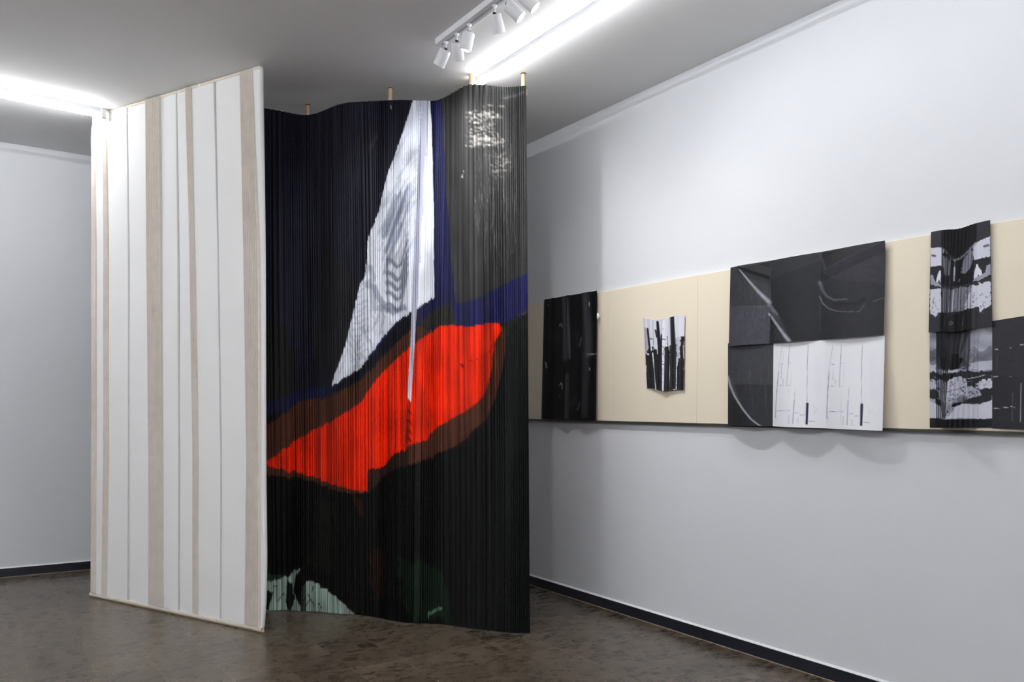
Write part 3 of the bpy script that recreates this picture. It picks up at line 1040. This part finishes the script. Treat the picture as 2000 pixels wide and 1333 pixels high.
# small birch print
cb = Canvas(1248, 606, 1344, 772, 5, (204, 205, 216))
cb.zoom(1240, 600, 1 / 7.41)
D_ = (32, 32, 35)
cb.fill([(125, 290), (190, 290), (215, 640), (160, 800), (140, 500)], (150, 150, 160), .8, 3, 81, 3)
cb.fill([(150, 700), (215, 640), (270, 560), (340, 600), (430, 540), (470, 560), (520, 640), (560, 480), (610, 560), (660, 430), (720, 440), (740, 1230), (150, 1230)], D_, 1.0, 14, 82, 5)
cb.fill([(600, 440), (660, 430), (660, 700), (610, 900)], (190, 190, 202), 1, 4, 83, 3)
for p, w, w2 in (([(195, 300), (215, 480), (250, 760), (290, 1100)], 30, 50), ([(350, 180), (370, 420), (410, 800)], 46, 70), ([(415, 370), (425, 620)], 34, 40), ([(555, 140), (572, 600), (585, 1000)], 56, 80), ([(320, 300), (335, 400)], 24, 20), ([(690, 430), (680, 760)], 40, 50)):
    cb.stroke(p, w, D_, 1, 0.3, w2)
cb.fill([(610, 120), (725, 118), (725, 425), (612, 430)], (214, 215, 226), 1)
for p, w in (([(445, 165), (448, 600), (447, 1210)], 34), ([(275, 650), (300, 900), (330, 1180)], 18), ([(120, 165), (150, 700), (172, 1170)], 22), ([(612, 720), (604, 1190)], 12), ([(530, 700), (528, 1190)], 3), ([(345, 520), (350, 650)], 16), ([(700, 560), (706, 740)], 10)):
    cb.stroke(p, w, (220, 221, 232), 1, 0.3)
for p, w in (([(432, 430), (466, 440)], 14), ([(436, 530), (460, 570), (450, 640)], 6), ([(470, 540), (500, 590)], 6), ([(432, 290), (450, 275)], 5), ([(240, 437), (258, 440)], 16), ([(435, 800), (462, 806)], 10), ([(560, 1160), (575, 1185)], 3), ([(490, 400), (500, 560)], 8), ([(285, 420), (290, 520)], 8)):
    cb.stroke(p, w, D_, 0.95, 0.4)
rb = np.random.default_rng(88)
for i in range(120):
    x, y = rb.uniform(150, 710), rb.uniform(600, 1200)
    cb.stroke([(x, y), (x + rb.uniform(-6, 6), y + rb.uniform(10, 40))], rb.uniform(2, 5), (150, 150, 156) if rb.random() < .6 else (20, 20, 22), 0.5)
for i in range(90):
    x, y = rb.choice([447, 300, 190, 612]) + rb.uniform(-16, 16), rb.uniform(640, 1190)
    cb.stroke([(x, y), (x + rb.uniform(-8, 8), y + rb.uniform(4, 14))], rb.uniform(3, 7), D_, 0.7)
fbk = ([0, .08, .13, .2, .25, .3, .36, .42, .47, .52, .57, .62, .68, .72, .78, .82, .88, .93, 1], [.002, .010, .006, .014, .010, .018, .014, .022, .018, .030, .026, .018, .022, .014, .018, .011, .015, .010, .014])
paper('small_pleated_print', 'small pleated black and white print of birch trunks on the beige board', 'paper artwork',
      [(1254.5, 621), (1337.5, 616), (1334.5, 762.5), (1263, 758.5)], cb, lambda u, v: folds(u, *fbk) * (0.6 + 0.6 * v), 110, 120,
      drop=lambda u, v: 0.012 * np.exp(-((u - .5) / .2) ** 2) * v + 0.02 * np.sin(np.pi * np.clip(u * 1.25, 0, 1)) * (1 - v) * (u < .8))

# folded collage: upper dark sheet, lower dark sheet, white sheet
cc = Canvas(1416, 462, 1736, 684, 3, (53, 54, 59))
cc.zoom(1400, 440, 1 / 5.553)
cc.fill([(110, 880), (640, 860), (625, 1340), (110, 1340)], (74, 76, 83))
cc.fill([(120, 440), (640, 380), (640, 860), (110, 880)], (58, 60, 64))
cc.fill([(640, 580), (1190, 380), (1190, 1240), (900, 1260), (640, 830)], (46, 47, 51))
cc.fill([(250, 470), (640, 385), (640, 585)], (34, 34, 37))  # shade of the inward-tilting fold, painted into the print
cc.fill([(1190, 300), (1780, 170), (1215, 490)], (38, 38, 42))  # darker fold facet, its shade put into the colour
cc.fill([(1215, 490), (1780, 180), (1840, 150), (1840, 640), (1330, 580)], (60, 60, 67))
rc = np.random.default_rng(91)
mk = cc.a.copy()
for i in range(150):
    x = rc.uniform(130, 620)
    y = rc.uniform(540, 1100)
    v_ = int(rc.uniform(40, 110))
    cc.stroke([(x, y), (x + rc.uniform(-3, 3), y + rc.uniform(60, 260))], rc.uniform(2, 9), (v_, v_ + 2, v_ + 7), rc.uniform(.1, .35))
for i in range(60):
    x, y = rc.uniform(130, 560), rc.uniform(880, 1300)
    cc.stroke([(x, y), (x + rc.uniform(40, 140), y - 8)], 3, (96, 98, 106), .2)
cc.stroke([(280, 480), (400, 600), (500, 700), (580, 780), (632, 830)], 18, (160, 162, 170), .9, .8, 56)
cc.stroke([(632, 860), (740, 960)], 50, (120, 122, 130), .8, .9, 24)
cc.stroke([(630, 960), (720, 1060), (800, 1150), (890, 1250)], 26, (168, 170, 178), .9, .9, 50)
for i in range(26):
    t = i / 25
    cc.stroke([(640 + 40 * t, 900 + 20 * t), (690 + 90 * t, 1010 - 10 * t), (715 + 205 * t, 1240 + 20 * t)], rc.uniform(2, 5), (140, 142, 150), rc.uniform(.1, .45))
for i in range(14):
    t = i / 13
    cc.stroke([(330 + 10 * t, 520), (470 + 30 * t, 680 + 10 * t), (520 + 100 * t, 850 - 60 * t)], 3, (140, 142, 150), rc.uniform(.1, .4))
for i in range(10):
    x = 640 + i * 26
    cc.stroke([(640, 960 + i * 8), (645 + i * 10, 1100), (640 + i * 14, 1270)], 5, (30, 30, 34), .5)
cc.stroke([(1186, 610), (1210, 690), (1260, 760), (1340, 805), (1480, 800)], 44, (118, 120, 130), .6, 1.0, 18)
cc.stroke([(1184, 770), (1215, 840), (1280, 895), (1370, 927), (1480, 937), (1600, 937)], 16, (140, 142, 150), .75, .9, 5)
cc.stroke([(1600, 940), (1630, 890), (1645, 855)], 9, (120, 122, 130), .6, .8)
cc.stroke([(1720, 830), (1810, 785)], 8, (130, 132, 140), .7, .8)
cc.stroke([(1340, 850), (1590, 850), (1640, 800)], 40, (34, 34, 38), .6, 1.0)
cc.stroke([(1240, 500), (1330, 555)], 4, (130, 132, 140), .6)
cc.stroke([(1190, 300), (1250, 460)], 22, (92, 94, 102), .5, 1, 30)
cc.stroke([(1215, 487), (1790, 180)], 7, (98, 99, 106), .7, .8)  # painted bright line along the fold crease
cc.stroke([(640, 390), (636, 870)], 4, (96, 97, 103), .7)
cc.stroke([(1188, 310), (1186, 1240)], 4, (76, 77, 83), .6)
cc.stroke([(120, 884), (520, 852)], 4, (40, 40, 44), .7)
cc.grain(0.05, 6, 6, 92)


def lift_c(u, v):
    lob = np.where(u < .30, np.sin(np.pi * np.clip(u / .30, 0, 1)), np.where(u < .63, np.sin(np.pi * np.clip((u - .30) / .33, 0, 1)), np.sin(np.pi * np.clip((u - .63) / .37, 0, 1)) + 0.5 * np.clip((u - .63) / .37, 0, 1) ** 2))
    base = 0.012 + 0.030 * lob * (0.3 + 0.7 * v)
    # diagonal dents pressed in under the upper edge
    dent = 0.006 * np.clip(1 - np.abs(v - 0.19 * np.clip((u - .06) / .24, 0, 1)) / 0.10, 0, 1) * (u > .06) * (u < .30)
    d2 = 0.008 * np.clip(1 - np.abs(v - 0.22 * np.clip((.97 - u) / .34, 0, 1)) / 0.13, 0, 1) * (u > .63)
    return np.maximum(base + dent + d2, 0.004)


cc.ink()
paper('folded_dark_print', 'large folded charcoal print with pale streaks, upper part of the wide collage', 'paper artwork',
      [(1427, 523), (1728.5, 470), (1726, 655), (1423.5, 677.5)], cc, lambda u, v: lift_c(u, v) + 0.004, 180, 130, 'sheets of the wide folded collage')
cd = Canvas(1414, 662, 1518, 840, 3, (66, 67, 72))
cd.zoom(1400, 640, 1 / 5.553)
cd.fill([(110, 640), (190, 740), (520, 1080), (110, 1080)], (40, 41, 45))
cd.fill([(210, 620), (620, 620), (620, 1080), (520, 1080), (330, 860)], (50, 51, 55))
for i in range(170):
    x, y = rc.uniform(120, 610), rc.uniform(180, 800)
    v_ = int(rc.uniform(44, 108))
    cd.stroke([(x, y), (x + rc.uniform(-3, 3), y + rc.uniform(60, 260))], rc.uniform(2, 9), (v_, v_ + 2, v_ + 7), rc.uniform(.1, .35))
cd.stroke([(122, 540), (160, 640), (220, 740), (330, 880), (430, 1000), (520, 1075)], 40, (166, 168, 176), .85, .9, 16)
cd.stroke([(150, 560), (210, 610)], 8, (130, 132, 140), .5)
cd.stroke([(230, 790), (300, 890), (460, 1050)], 8, (36, 36, 40), .6)
cd.grain(0.05, 5, 5, 93)
cd.ink()
paper('grey_streaked_print', 'narrow grey streaked print with a pale diagonal, beside the white sheet of the collage', 'paper artwork',
      [(1422, 671), (1512, 664), (1511, 833), (1422, 831)], cd, lambda u, v: 0.006 + 0.012 * v + (0.012 + 0.032 * v) * np.sin(np.pi * np.clip(u * 0.98, 0, 1)), 90, 110, 'sheets of the wide folded collage')
ce = Canvas(1502, 648, 1736, 850, 4, (224, 225, 230))
ce.zoom(1400, 640, 1 / 5.553)
INK = (92, 88, 122)
for dx, dy, sc in ((0, 0, 1.0), (560, 6, 1.04)):
    X = lambda p: [(610 + (x - 610) * sc + dx, y + dy * (y / 500)) for x, y in p]
    for p, w, a in (([(735, 185), (712, 320), (690, 480), (672, 690)], 8, .28), ([(690, 480), (672, 690), (660, 850), (656, 980)], 9, .85), ([(656, 960), (655, 1020)], 4, .5),
                    ([(735, 400), (735, 560)], 5, .6), ([(720, 396), (750, 396)], 5, .8), ([(710, 631), (742, 631)], 6, .8), ([(762, 560), (760, 640)], 3, .5),
                    ([(826, 190), (818, 420), (812, 640)], 9, .35), ([(824, 280), (818, 420)], 4, .7), ([(665, 908), (820, 902)], 5, .9), ([(846, 906), (860, 904)], 8, .8),
                    ([(912, 790), (908, 1045)], 8, .8), ([(920, 640), (912, 800)], 3, .45), ([(1036, 190), (1036, 480), (1042, 820)], 6, .45), ([(1036, 330), (1034, 470)], 7, .4),
                    ([(930, 935), (948, 924), (968, 926)], 5, .75), ([(980, 955), (1020, 948)], 6, .7), ([(1065, 1018), (1112, 1020)], 6, .8), ([(862, 960), (862, 1040)], 22, .16),
                    ([(960, 990), (960, 1050)], 18, .12), ([(1105, 850), (1110, 930), (1140, 880)], 6, .14), ([(830, 388), (842, 386)], 6, .6), ([(832, 632), (842, 632)], 6, .6), ([(680, 960), (678, 1020)], 14, .12),
                    ([(840, 660), (836, 1040)], 3, .25), ([(752, 260), (748, 400)], 3, .2), ([(860, 340), (860, 640)], 3, .2)):
        ce.stroke(X(p), w, INK, a, .6)
    ce.stroke(X([(1046, 828), (1044, 1046)]), 24, (36, 31, 62), 1, .15)
    ce.stroke(X([(1130, 330), (1140, 740)]), 60, (210, 210, 222), .2, 1)
paper('white_sketch_sheet', 'white sheet with fine violet ink lines and two dark bars, lower part of the collage', 'paper artwork',
      [(1511, 670.5), (1728.5, 654.5), (1723.5, 842), (1509.5, 833)], ce,
      lambda u, v: 0.012 + 0.012 * v + (0.010 + 0.042 * v) * np.where(u < .5, np.sin(np.pi * np.clip(u / .5, 0, 1)), 1.1 * np.sin(np.pi * np.clip((u - .5) / .5, 0, 1) * 0.8)), 170, 150, 'sheets of the wide folded collage')

# mirrored prints with a pleated middle
cf = Canvas(1808, 424, 1946, 660, 4, (58, 58, 64))
cf.zoom(1800, 420, 1 / 5.553)
cf.rs = 0.42
LT, GR, BK = (200, 201, 213), (140, 141, 152), (10, 10, 15)
cf.fill([(228, 150), (605, 80), (602, 290), (540, 335), (470, 420), (385, 465), (320, 420), (230, 365)], BK)
cf.fill([(95, 360), (235, 352), (310, 400), (240, 470), (235, 545), (90, 562)], LT, 1, 6, 101, 3)
cf.fill([(560, 330), (600, 295), (745, 233), (748, 455), (575, 482), (570, 400)], LT, 1, 6, 102, 3)
cf.fill([(235, 470), (250, 380), (330, 440), (400, 470), (480, 440), (570, 340), (580, 480), (575, 720), (385, 760), (232, 760)], BK, 1, 6, 103, 4)
cf.stroke([(236, 362), (300, 405), (350, 452), (395, 470), (450, 448), (520, 390), (600, 300)], 26, (158, 159, 168), .8, .9)
cf.fill([(238, 440), (300, 450), (338, 520), (336, 630), (290, 655), (262, 620), (240, 560)], GR, 1, 6, 104, 4)
cf.fill([(570, 370), (540, 380), (490, 450), (472, 520), (468, 610), (505, 618), (545, 560), (570, 480)], GR, 1, 6, 105, 4)
cf.fill([(88, 565), (230, 548), (230, 780), (165, 778), (92, 745)], (46, 46, 52), 1, 4, 106, 4)
cf.fill([(585, 482), (748, 455), (752, 680), (640, 710), (570, 735)], (46, 46, 52), 1, 4, 107, 4)
cf.fill([(162, 738), (168, 690), (182, 640), (200, 600), (216, 600), (222, 650), (215, 745), (195, 700), (180, 735)], (214, 215, 224), 1)
cf.fill([(582, 690), (588, 610), (600, 560), (600, 532), (620, 535), (622, 560), (655, 600), (664, 650), (640, 672), (625, 640), (606, 680)], (214, 215, 224), 1)
cf.fill([(95, 660), (122, 640), (150, 725), (228, 752), (232, 780), (150, 772), (95, 745)], (158, 159, 170), 1, 6, 108, 4)
cf.fill([(750, 530), (712, 545), (690, 630), (590, 690), (560, 720), (640, 706), (752, 645)], (158, 159, 170), 1, 6, 109, 4)
cf.fill([(86, 808), (230, 795), (240, 1050), (190, 1060), (160, 1112), (120, 1090), (88, 1050)], LT, 1, 10, 110, 4)
cf.fill([(560, 760), (750, 722), (756, 985), (690, 1010), (645, 1050), (620, 1000), (560, 1005), (500, 1010), (520, 820)], LT, 1, 10, 111, 4)
cf.fill([(240, 780), (320, 770), (385, 800), (460, 760), (560, 760), (500, 1020), (440, 1060), (395, 1090), (330, 1080), (240, 1040)], GR, 1, 12, 112, 4)
cf.fill([(228, 1050), (300, 1070), (395, 1085), (490, 1030), (560, 1005), (560, 1300), (228, 1300)], BK, 1, 10, 113, 4)
cf.stroke([(399, 550), (400, 690)], 24, (188, 189, 196), .8, .9)
cf.stroke([(380, 640), (418, 640)], 14, (120, 120, 130), .6, .9)
cf.stroke([(342, 700), (346, 722)], 14, (170, 171, 180), .9)
cf.stroke([(455, 675), (444, 700)], 14, (170, 171, 180), .9)
cf.stroke([(350, 1165), (380, 1130), (410, 1145), (400, 1170), (355, 1168)], 9, (130, 131, 138), .7)
for p in ([(120, 440), (150, 445)], [(685, 340), (725, 330)]):
    cf.stroke(p, 26, (70, 70, 78), .8, .9)
for p, w in (([(632, 735), (636, 740)], 22), ([(690, 735), (694, 740)], 18), ([(186, 800), (190, 806)], 18)):
    cf.stroke(p, w, (200, 201, 210), .9)
rf = np.random.default_rng(120)
for i in range(46):
    t = rf.random()
    x, y = (rf.uniform(95, 225), rf.uniform(890, 1070)) if t < .4 else (rf.uniform(560, 750), rf.uniform(820, 1010))
    cf.stroke([(x, y), (x + rf.uniform(-22, 22), y + rf.uniform(6, 30))], rf.uniform(3, 9), (44, 44, 52), .6)
for i in range(40):
    x, y = rf.uniform(240, 520), rf.uniform(780, 1060)
    cf.stroke([(x, y), (x + rf.uniform(-4, 4), y + rf.uniform(20, 70))], rf.uniform(3, 8), BK, .55)
for i in range(30):
    x, y = rf.uniform(100, 740), rf.uniform(1040, 1110)
    if x < 230 or x > 600:
        cf.stroke([(x, y), (x + rf.uniform(-20, 14), y + rf.uniform(4, 24))], rf.uniform(2, 5), (200, 201, 210), .6)
for i, x in enumerate(np.linspace(240, 380, 9)):
    cf.stroke([(x, 160), (x - 2, 1100)], 9, (14, 14, 24), .85)
for x in (300, 318, 345):
    cf.stroke([(x, 420), (x, 1080)], 5, (206, 207, 216), .5)
cf.stroke([(286, 1090), (288, 1275)], 4, (96, 96, 104), .7)
cf.stroke([(492, 1090), (486, 1240)], 4, (110, 110, 116), .7)
cf.stroke([(100, 190), (95, 800), (78, 1275)], 5, (34, 30, 66), .8)
cf.stroke([(745, 60), (756, 800), (768, 1210)], 7, (34, 30, 66), .8)


def mid_lift(u, v, top, foot, n=10):
    m = np.clip(1 - np.abs(u - 0.48) / 0.30, 0, 1)
    k = top + (foot - top) * v
    return 0.004 + k * m + 0.007 * tri(u * n / 0.6) * (m > 0) * (0.4 + 0.6 * m)


for x in np.linspace(236, 380, 8):
    cf.stroke([(x, 160), (x - 2, 1280)], 10, (6, 6, 12), .9, .3)
for x in np.linspace(420, 560, 6):
    cf.stroke([(x, 120), (x - 6, 1260)], 8, (6, 6, 12), .35, .3)
cf.blend(cf.inside(cf.pts([(228, 150), (600, 80), (560, 1300), (228, 1300)])).astype(float), (6, 6, 10), 0.08)
for x in (270, 296, 322, 346, 398):
    cf.stroke([(x, 470), (x, 640)], 6, (210, 211, 220), .6, .4)
    cf.stroke([(x, 800), (x, 1060)], 6, (210, 211, 220), .6, .4)
cf.fill([(228, 1060), (560, 1010), (560, 1300), (228, 1300)], (6, 6, 9), .75)
cf.stroke([(286, 1090), (288, 1275)], 5, (120, 120, 126), .8)
cf.stroke([(492, 1090), (486, 1240)], 5, (130, 130, 136), .8)
cf.stroke([(355, 1165), (380, 1132), (408, 1146), (398, 1170), (358, 1168)], 10, (130, 131, 138), .8)
cf.ink(0.7)
paper('mirrored_figure_print', 'upper mirrored black and white print with pleated middle and pale figures', 'paper artwork',
      [(1818.5, 453.5), (1934, 430), (1938.3, 638), (1813.8, 650.2)], cf, lambda u, v: 0.012 + mid_lift(u, v, 0.004, 0.05), 150, 150,
      'mirrored prints at the near end of the boards', drop=lambda u, v: 0.012 * np.exp(-((u - .5) / .2) ** 2))
cg = Canvas(1808, 630, 1946, 846, 4, (140, 141, 150))
cg.zoom(1800, 630, 1 / 6.06)
cg.rs = 0.45
cg.grain(0.28, 14, 22, 131)
cg.fill([(88, 330), (180, 330), (180, 470), (88, 440)], (90, 91, 98), .7, 20, 132, 6)
cg.fill([(600, 300), (700, 320), (840, 290), (840, 390), (700, 380), (600, 480)], (104, 105, 112), .5, 24, 133, 7)
cg.fill([(600, 470), (840, 450), (840, 570), (600, 560)], (190, 191, 202), .8, 14, 134, 6)
cg.fill([(88, 500), (180, 490), (180, 590), (88, 590)], (190, 191, 202), .8, 14, 135, 6)
cg.fill([(600, 640), (720, 70), (840, 50), (840, 250), (640, 260)], (180, 181, 190), .25, 30, 136, 8)
cg.fill([(180, 100), (600, 100), (520, 420), (400, 420), (270, 430), (180, 400)], (60, 60, 68), .7)
cg.fill([(230, 430), (300, 410), (390, 400), (400, 440), (440, 370), (510, 380), (545, 450), (520, 560), (400, 570), (300, 570), (250, 520)], (14, 14, 20), 1, 10, 137, 4)
cg.stroke([(196, 540), (260, 580), (390, 602), (500, 575), (560, 530)], 24, (176, 177, 186), .9, .8)
cg.fill([(88, 595), (180, 590), (220, 620), (500, 620), (580, 560), (640, 580), (840, 570), (840, 690), (700, 700), (640, 760), (480, 700), (190, 700), (88, 680)], (50, 50, 57), .95, 14, 138, 5)
cg.fill([(300, 600), (500, 600), (480, 690), (420, 720), (320, 690)], (14, 14, 20), 1, 10, 139, 4)
cg.fill([(190, 690), (300, 700), (390, 720), (480, 660), (580, 650), (590, 830), (480, 930), (370, 985), (280, 930), (190, 850)], (182, 183, 194), 1, 14, 140, 4)
cg.fill([(655, 780), (690, 700), (770, 680), (840, 660), (840, 775), (740, 785)], (196, 197, 208), 1, 12, 141, 4)
cg.fill([(590, 740), (640, 770), (690, 800), (720, 860), (600, 900), (570, 850)], (170, 171, 182), 1, 12, 142, 4)
cg.fill([(88, 700), (170, 690), (180, 780), (88, 780)], (182, 183, 194), .9, 14, 143, 4)
cg.fill([(88, 790), (180, 790), (210, 900), (88, 910)], (56, 56, 62), 1, 10, 144, 5)
cg.fill([(690, 790), (840, 775), (840, 925), (700, 965), (545, 960), (590, 905), (720, 870)], (54, 54, 60), 1, 8, 145, 5)
cg.fill([(170, 900), (215, 910), (275, 960), (265, 1005), (225, 990), (170, 960)], (20, 20, 26), 1)
cg.fill([(490, 960), (560, 940), (545, 1000), (480, 1000)], (20, 20, 26), 1)
cg.fill([(90, 930), (170, 965), (230, 1000), (330, 1130), (370, 1150), (470, 1120), (500, 1010), (560, 965), (700, 970), (840, 922), (840, 1142), (90, 1132)], (196, 197, 208), 1, 5, 146, 4)
cg.fill([(285, 1010), (345, 1150), (310, 1110), (290, 1060)], (30, 30, 38), .9, 8, 147, 4)
cg.fill([(440, 1020), (390, 1140), (430, 1110), (455, 1050)], (30, 30, 38), .9, 8, 148, 4)
cg.stroke([(590, 672), (680, 645), (756, 622)], 9, (206, 207, 214), .9)
cg.stroke([(596, 700), (640, 705)], 6, (190, 190, 200), .8)
cg.stroke([(150, 640), (190, 672)], 6, (190, 190, 200), .8)
cg.stroke([(190, 790), (290, 825), (440, 825), (580, 770)], 6, (22, 22, 34), .8)
cg.stroke([(290, 970), (380, 985), (490, 910)], 8, (22, 22, 34), .8)
cg.stroke([(300, 945), (380, 965), (470, 900)], 5, (22, 22, 34), .7)
for i in range(110):
    x, y = rf.uniform(190, 700), rf.uniform(680, 930)
    cg.stroke([(x, y), (x + rf.uniform(-10, 10), y + rf.uniform(4, 20))], rf.uniform(4, 10), (24, 24, 34), .6)
for i in range(40):
    x, y = rf.uniform(690, 835), rf.uniform(690, 770)
    cg.stroke([(x, y), (x + rf.uniform(-8, 8), y + rf.uniform(-8, 8))], rf.uniform(4, 8), (90, 90, 100), .5)
for x in np.linspace(186, 400, 12):
    cg.stroke([(x, 110), (x, 1140)], 10, (18, 18, 28), .85)
for x in (520, 560, 596):
    cg.stroke([(x, 110), (x - 4, 700)], 12, (40, 40, 48), .5)
cg.stroke([(540, 130), (516, 330), (520, 420)], 16, (190, 190, 198), .5, .9)
cg.fill([(80, 1132), (370, 1152), (850, 1140), (850, 1300), (80, 1300)], (40, 40, 47), 1)
cg.fill([(170, 1136), (370, 1152), (600, 1146), (600, 1300), (170, 1300)], (10, 10, 14), 1)
cg.stroke([(196, 545), (260, 580), (390, 602), (500, 575), (560, 530)], 22, (190, 191, 200), .8, .8)
for x in np.linspace(186, 385, 11):
    cg.stroke([(x, 110), (x, 1140)], 11, (8, 8, 16), .85, .3)
cg.fill([(180, 100), (610, 90), (600, 560), (180, 560)], (10, 10, 16), .35)
cg.ink(0.62)
paper('mirrored_cloud_print', 'lower mirrored black and white print of clouds and shrubs with pleated middle', 'paper artwork',
      [(1815.8, 644), (1938.3, 631), (1938.3, 836), (1816, 836)], cg, lambda u, v: mid_lift(u, v, 0.03, 0.105, 12), 150, 150,
      'mirrored prints at the near end of the boards')
ch = Canvas(1930, 600, 2090, 850, 3, (48, 48, 54))
ch.zoom(1800, 630, 1 / 6.06)
ch.fill([(840, -100), (1800, -100), (1800, 640), (840, 640)], (56, 56, 62), .7)
for p, w, a in (([(872, 326), (910, 318)], 8, .9), ([(1046, 310), (1082, 302)], 7, .9), ([(850, 646), (916, 640)], 7, .8), ([(1062, 641), (1086, 640)], 8, .7), ([(858, 1022), (960, 1014), (1070, 1003)], 7, .9), ([(1080, 996), (1130, 1006)], 9, .8),
                ([(1104, 840), (1098, 1180)], 12, .25), ([(1190, 266), (1230, 262)], 7, .9), ([(1206, 720), (1204, 1180)], 10, .7), ([(1140, 965), (1150, 970)], 6, .5), ([(900, 390), (898, 540)], 18, .10), ([(1300, 1000), (1480, 990)], 7, .8), ([(1420, 840), (1414, 1150)], 12, .4)):
    ch.stroke(p, w, (206, 206, 208), a, .6)
ch.grain(0.05, 5, 5, 151)
ch.ink(0.8)
paper('dark_line_print', 'plain dark sheet with thin white line marks beside the lower mirrored print', 'paper artwork',
      [(1938, 627.5), (2078, 606), (2078, 841.5), (1938, 837)], ch, lambda u, v: 0.004 + 0.010 * np.sin(np.pi * u) * (0.4 + v), 110, 120)
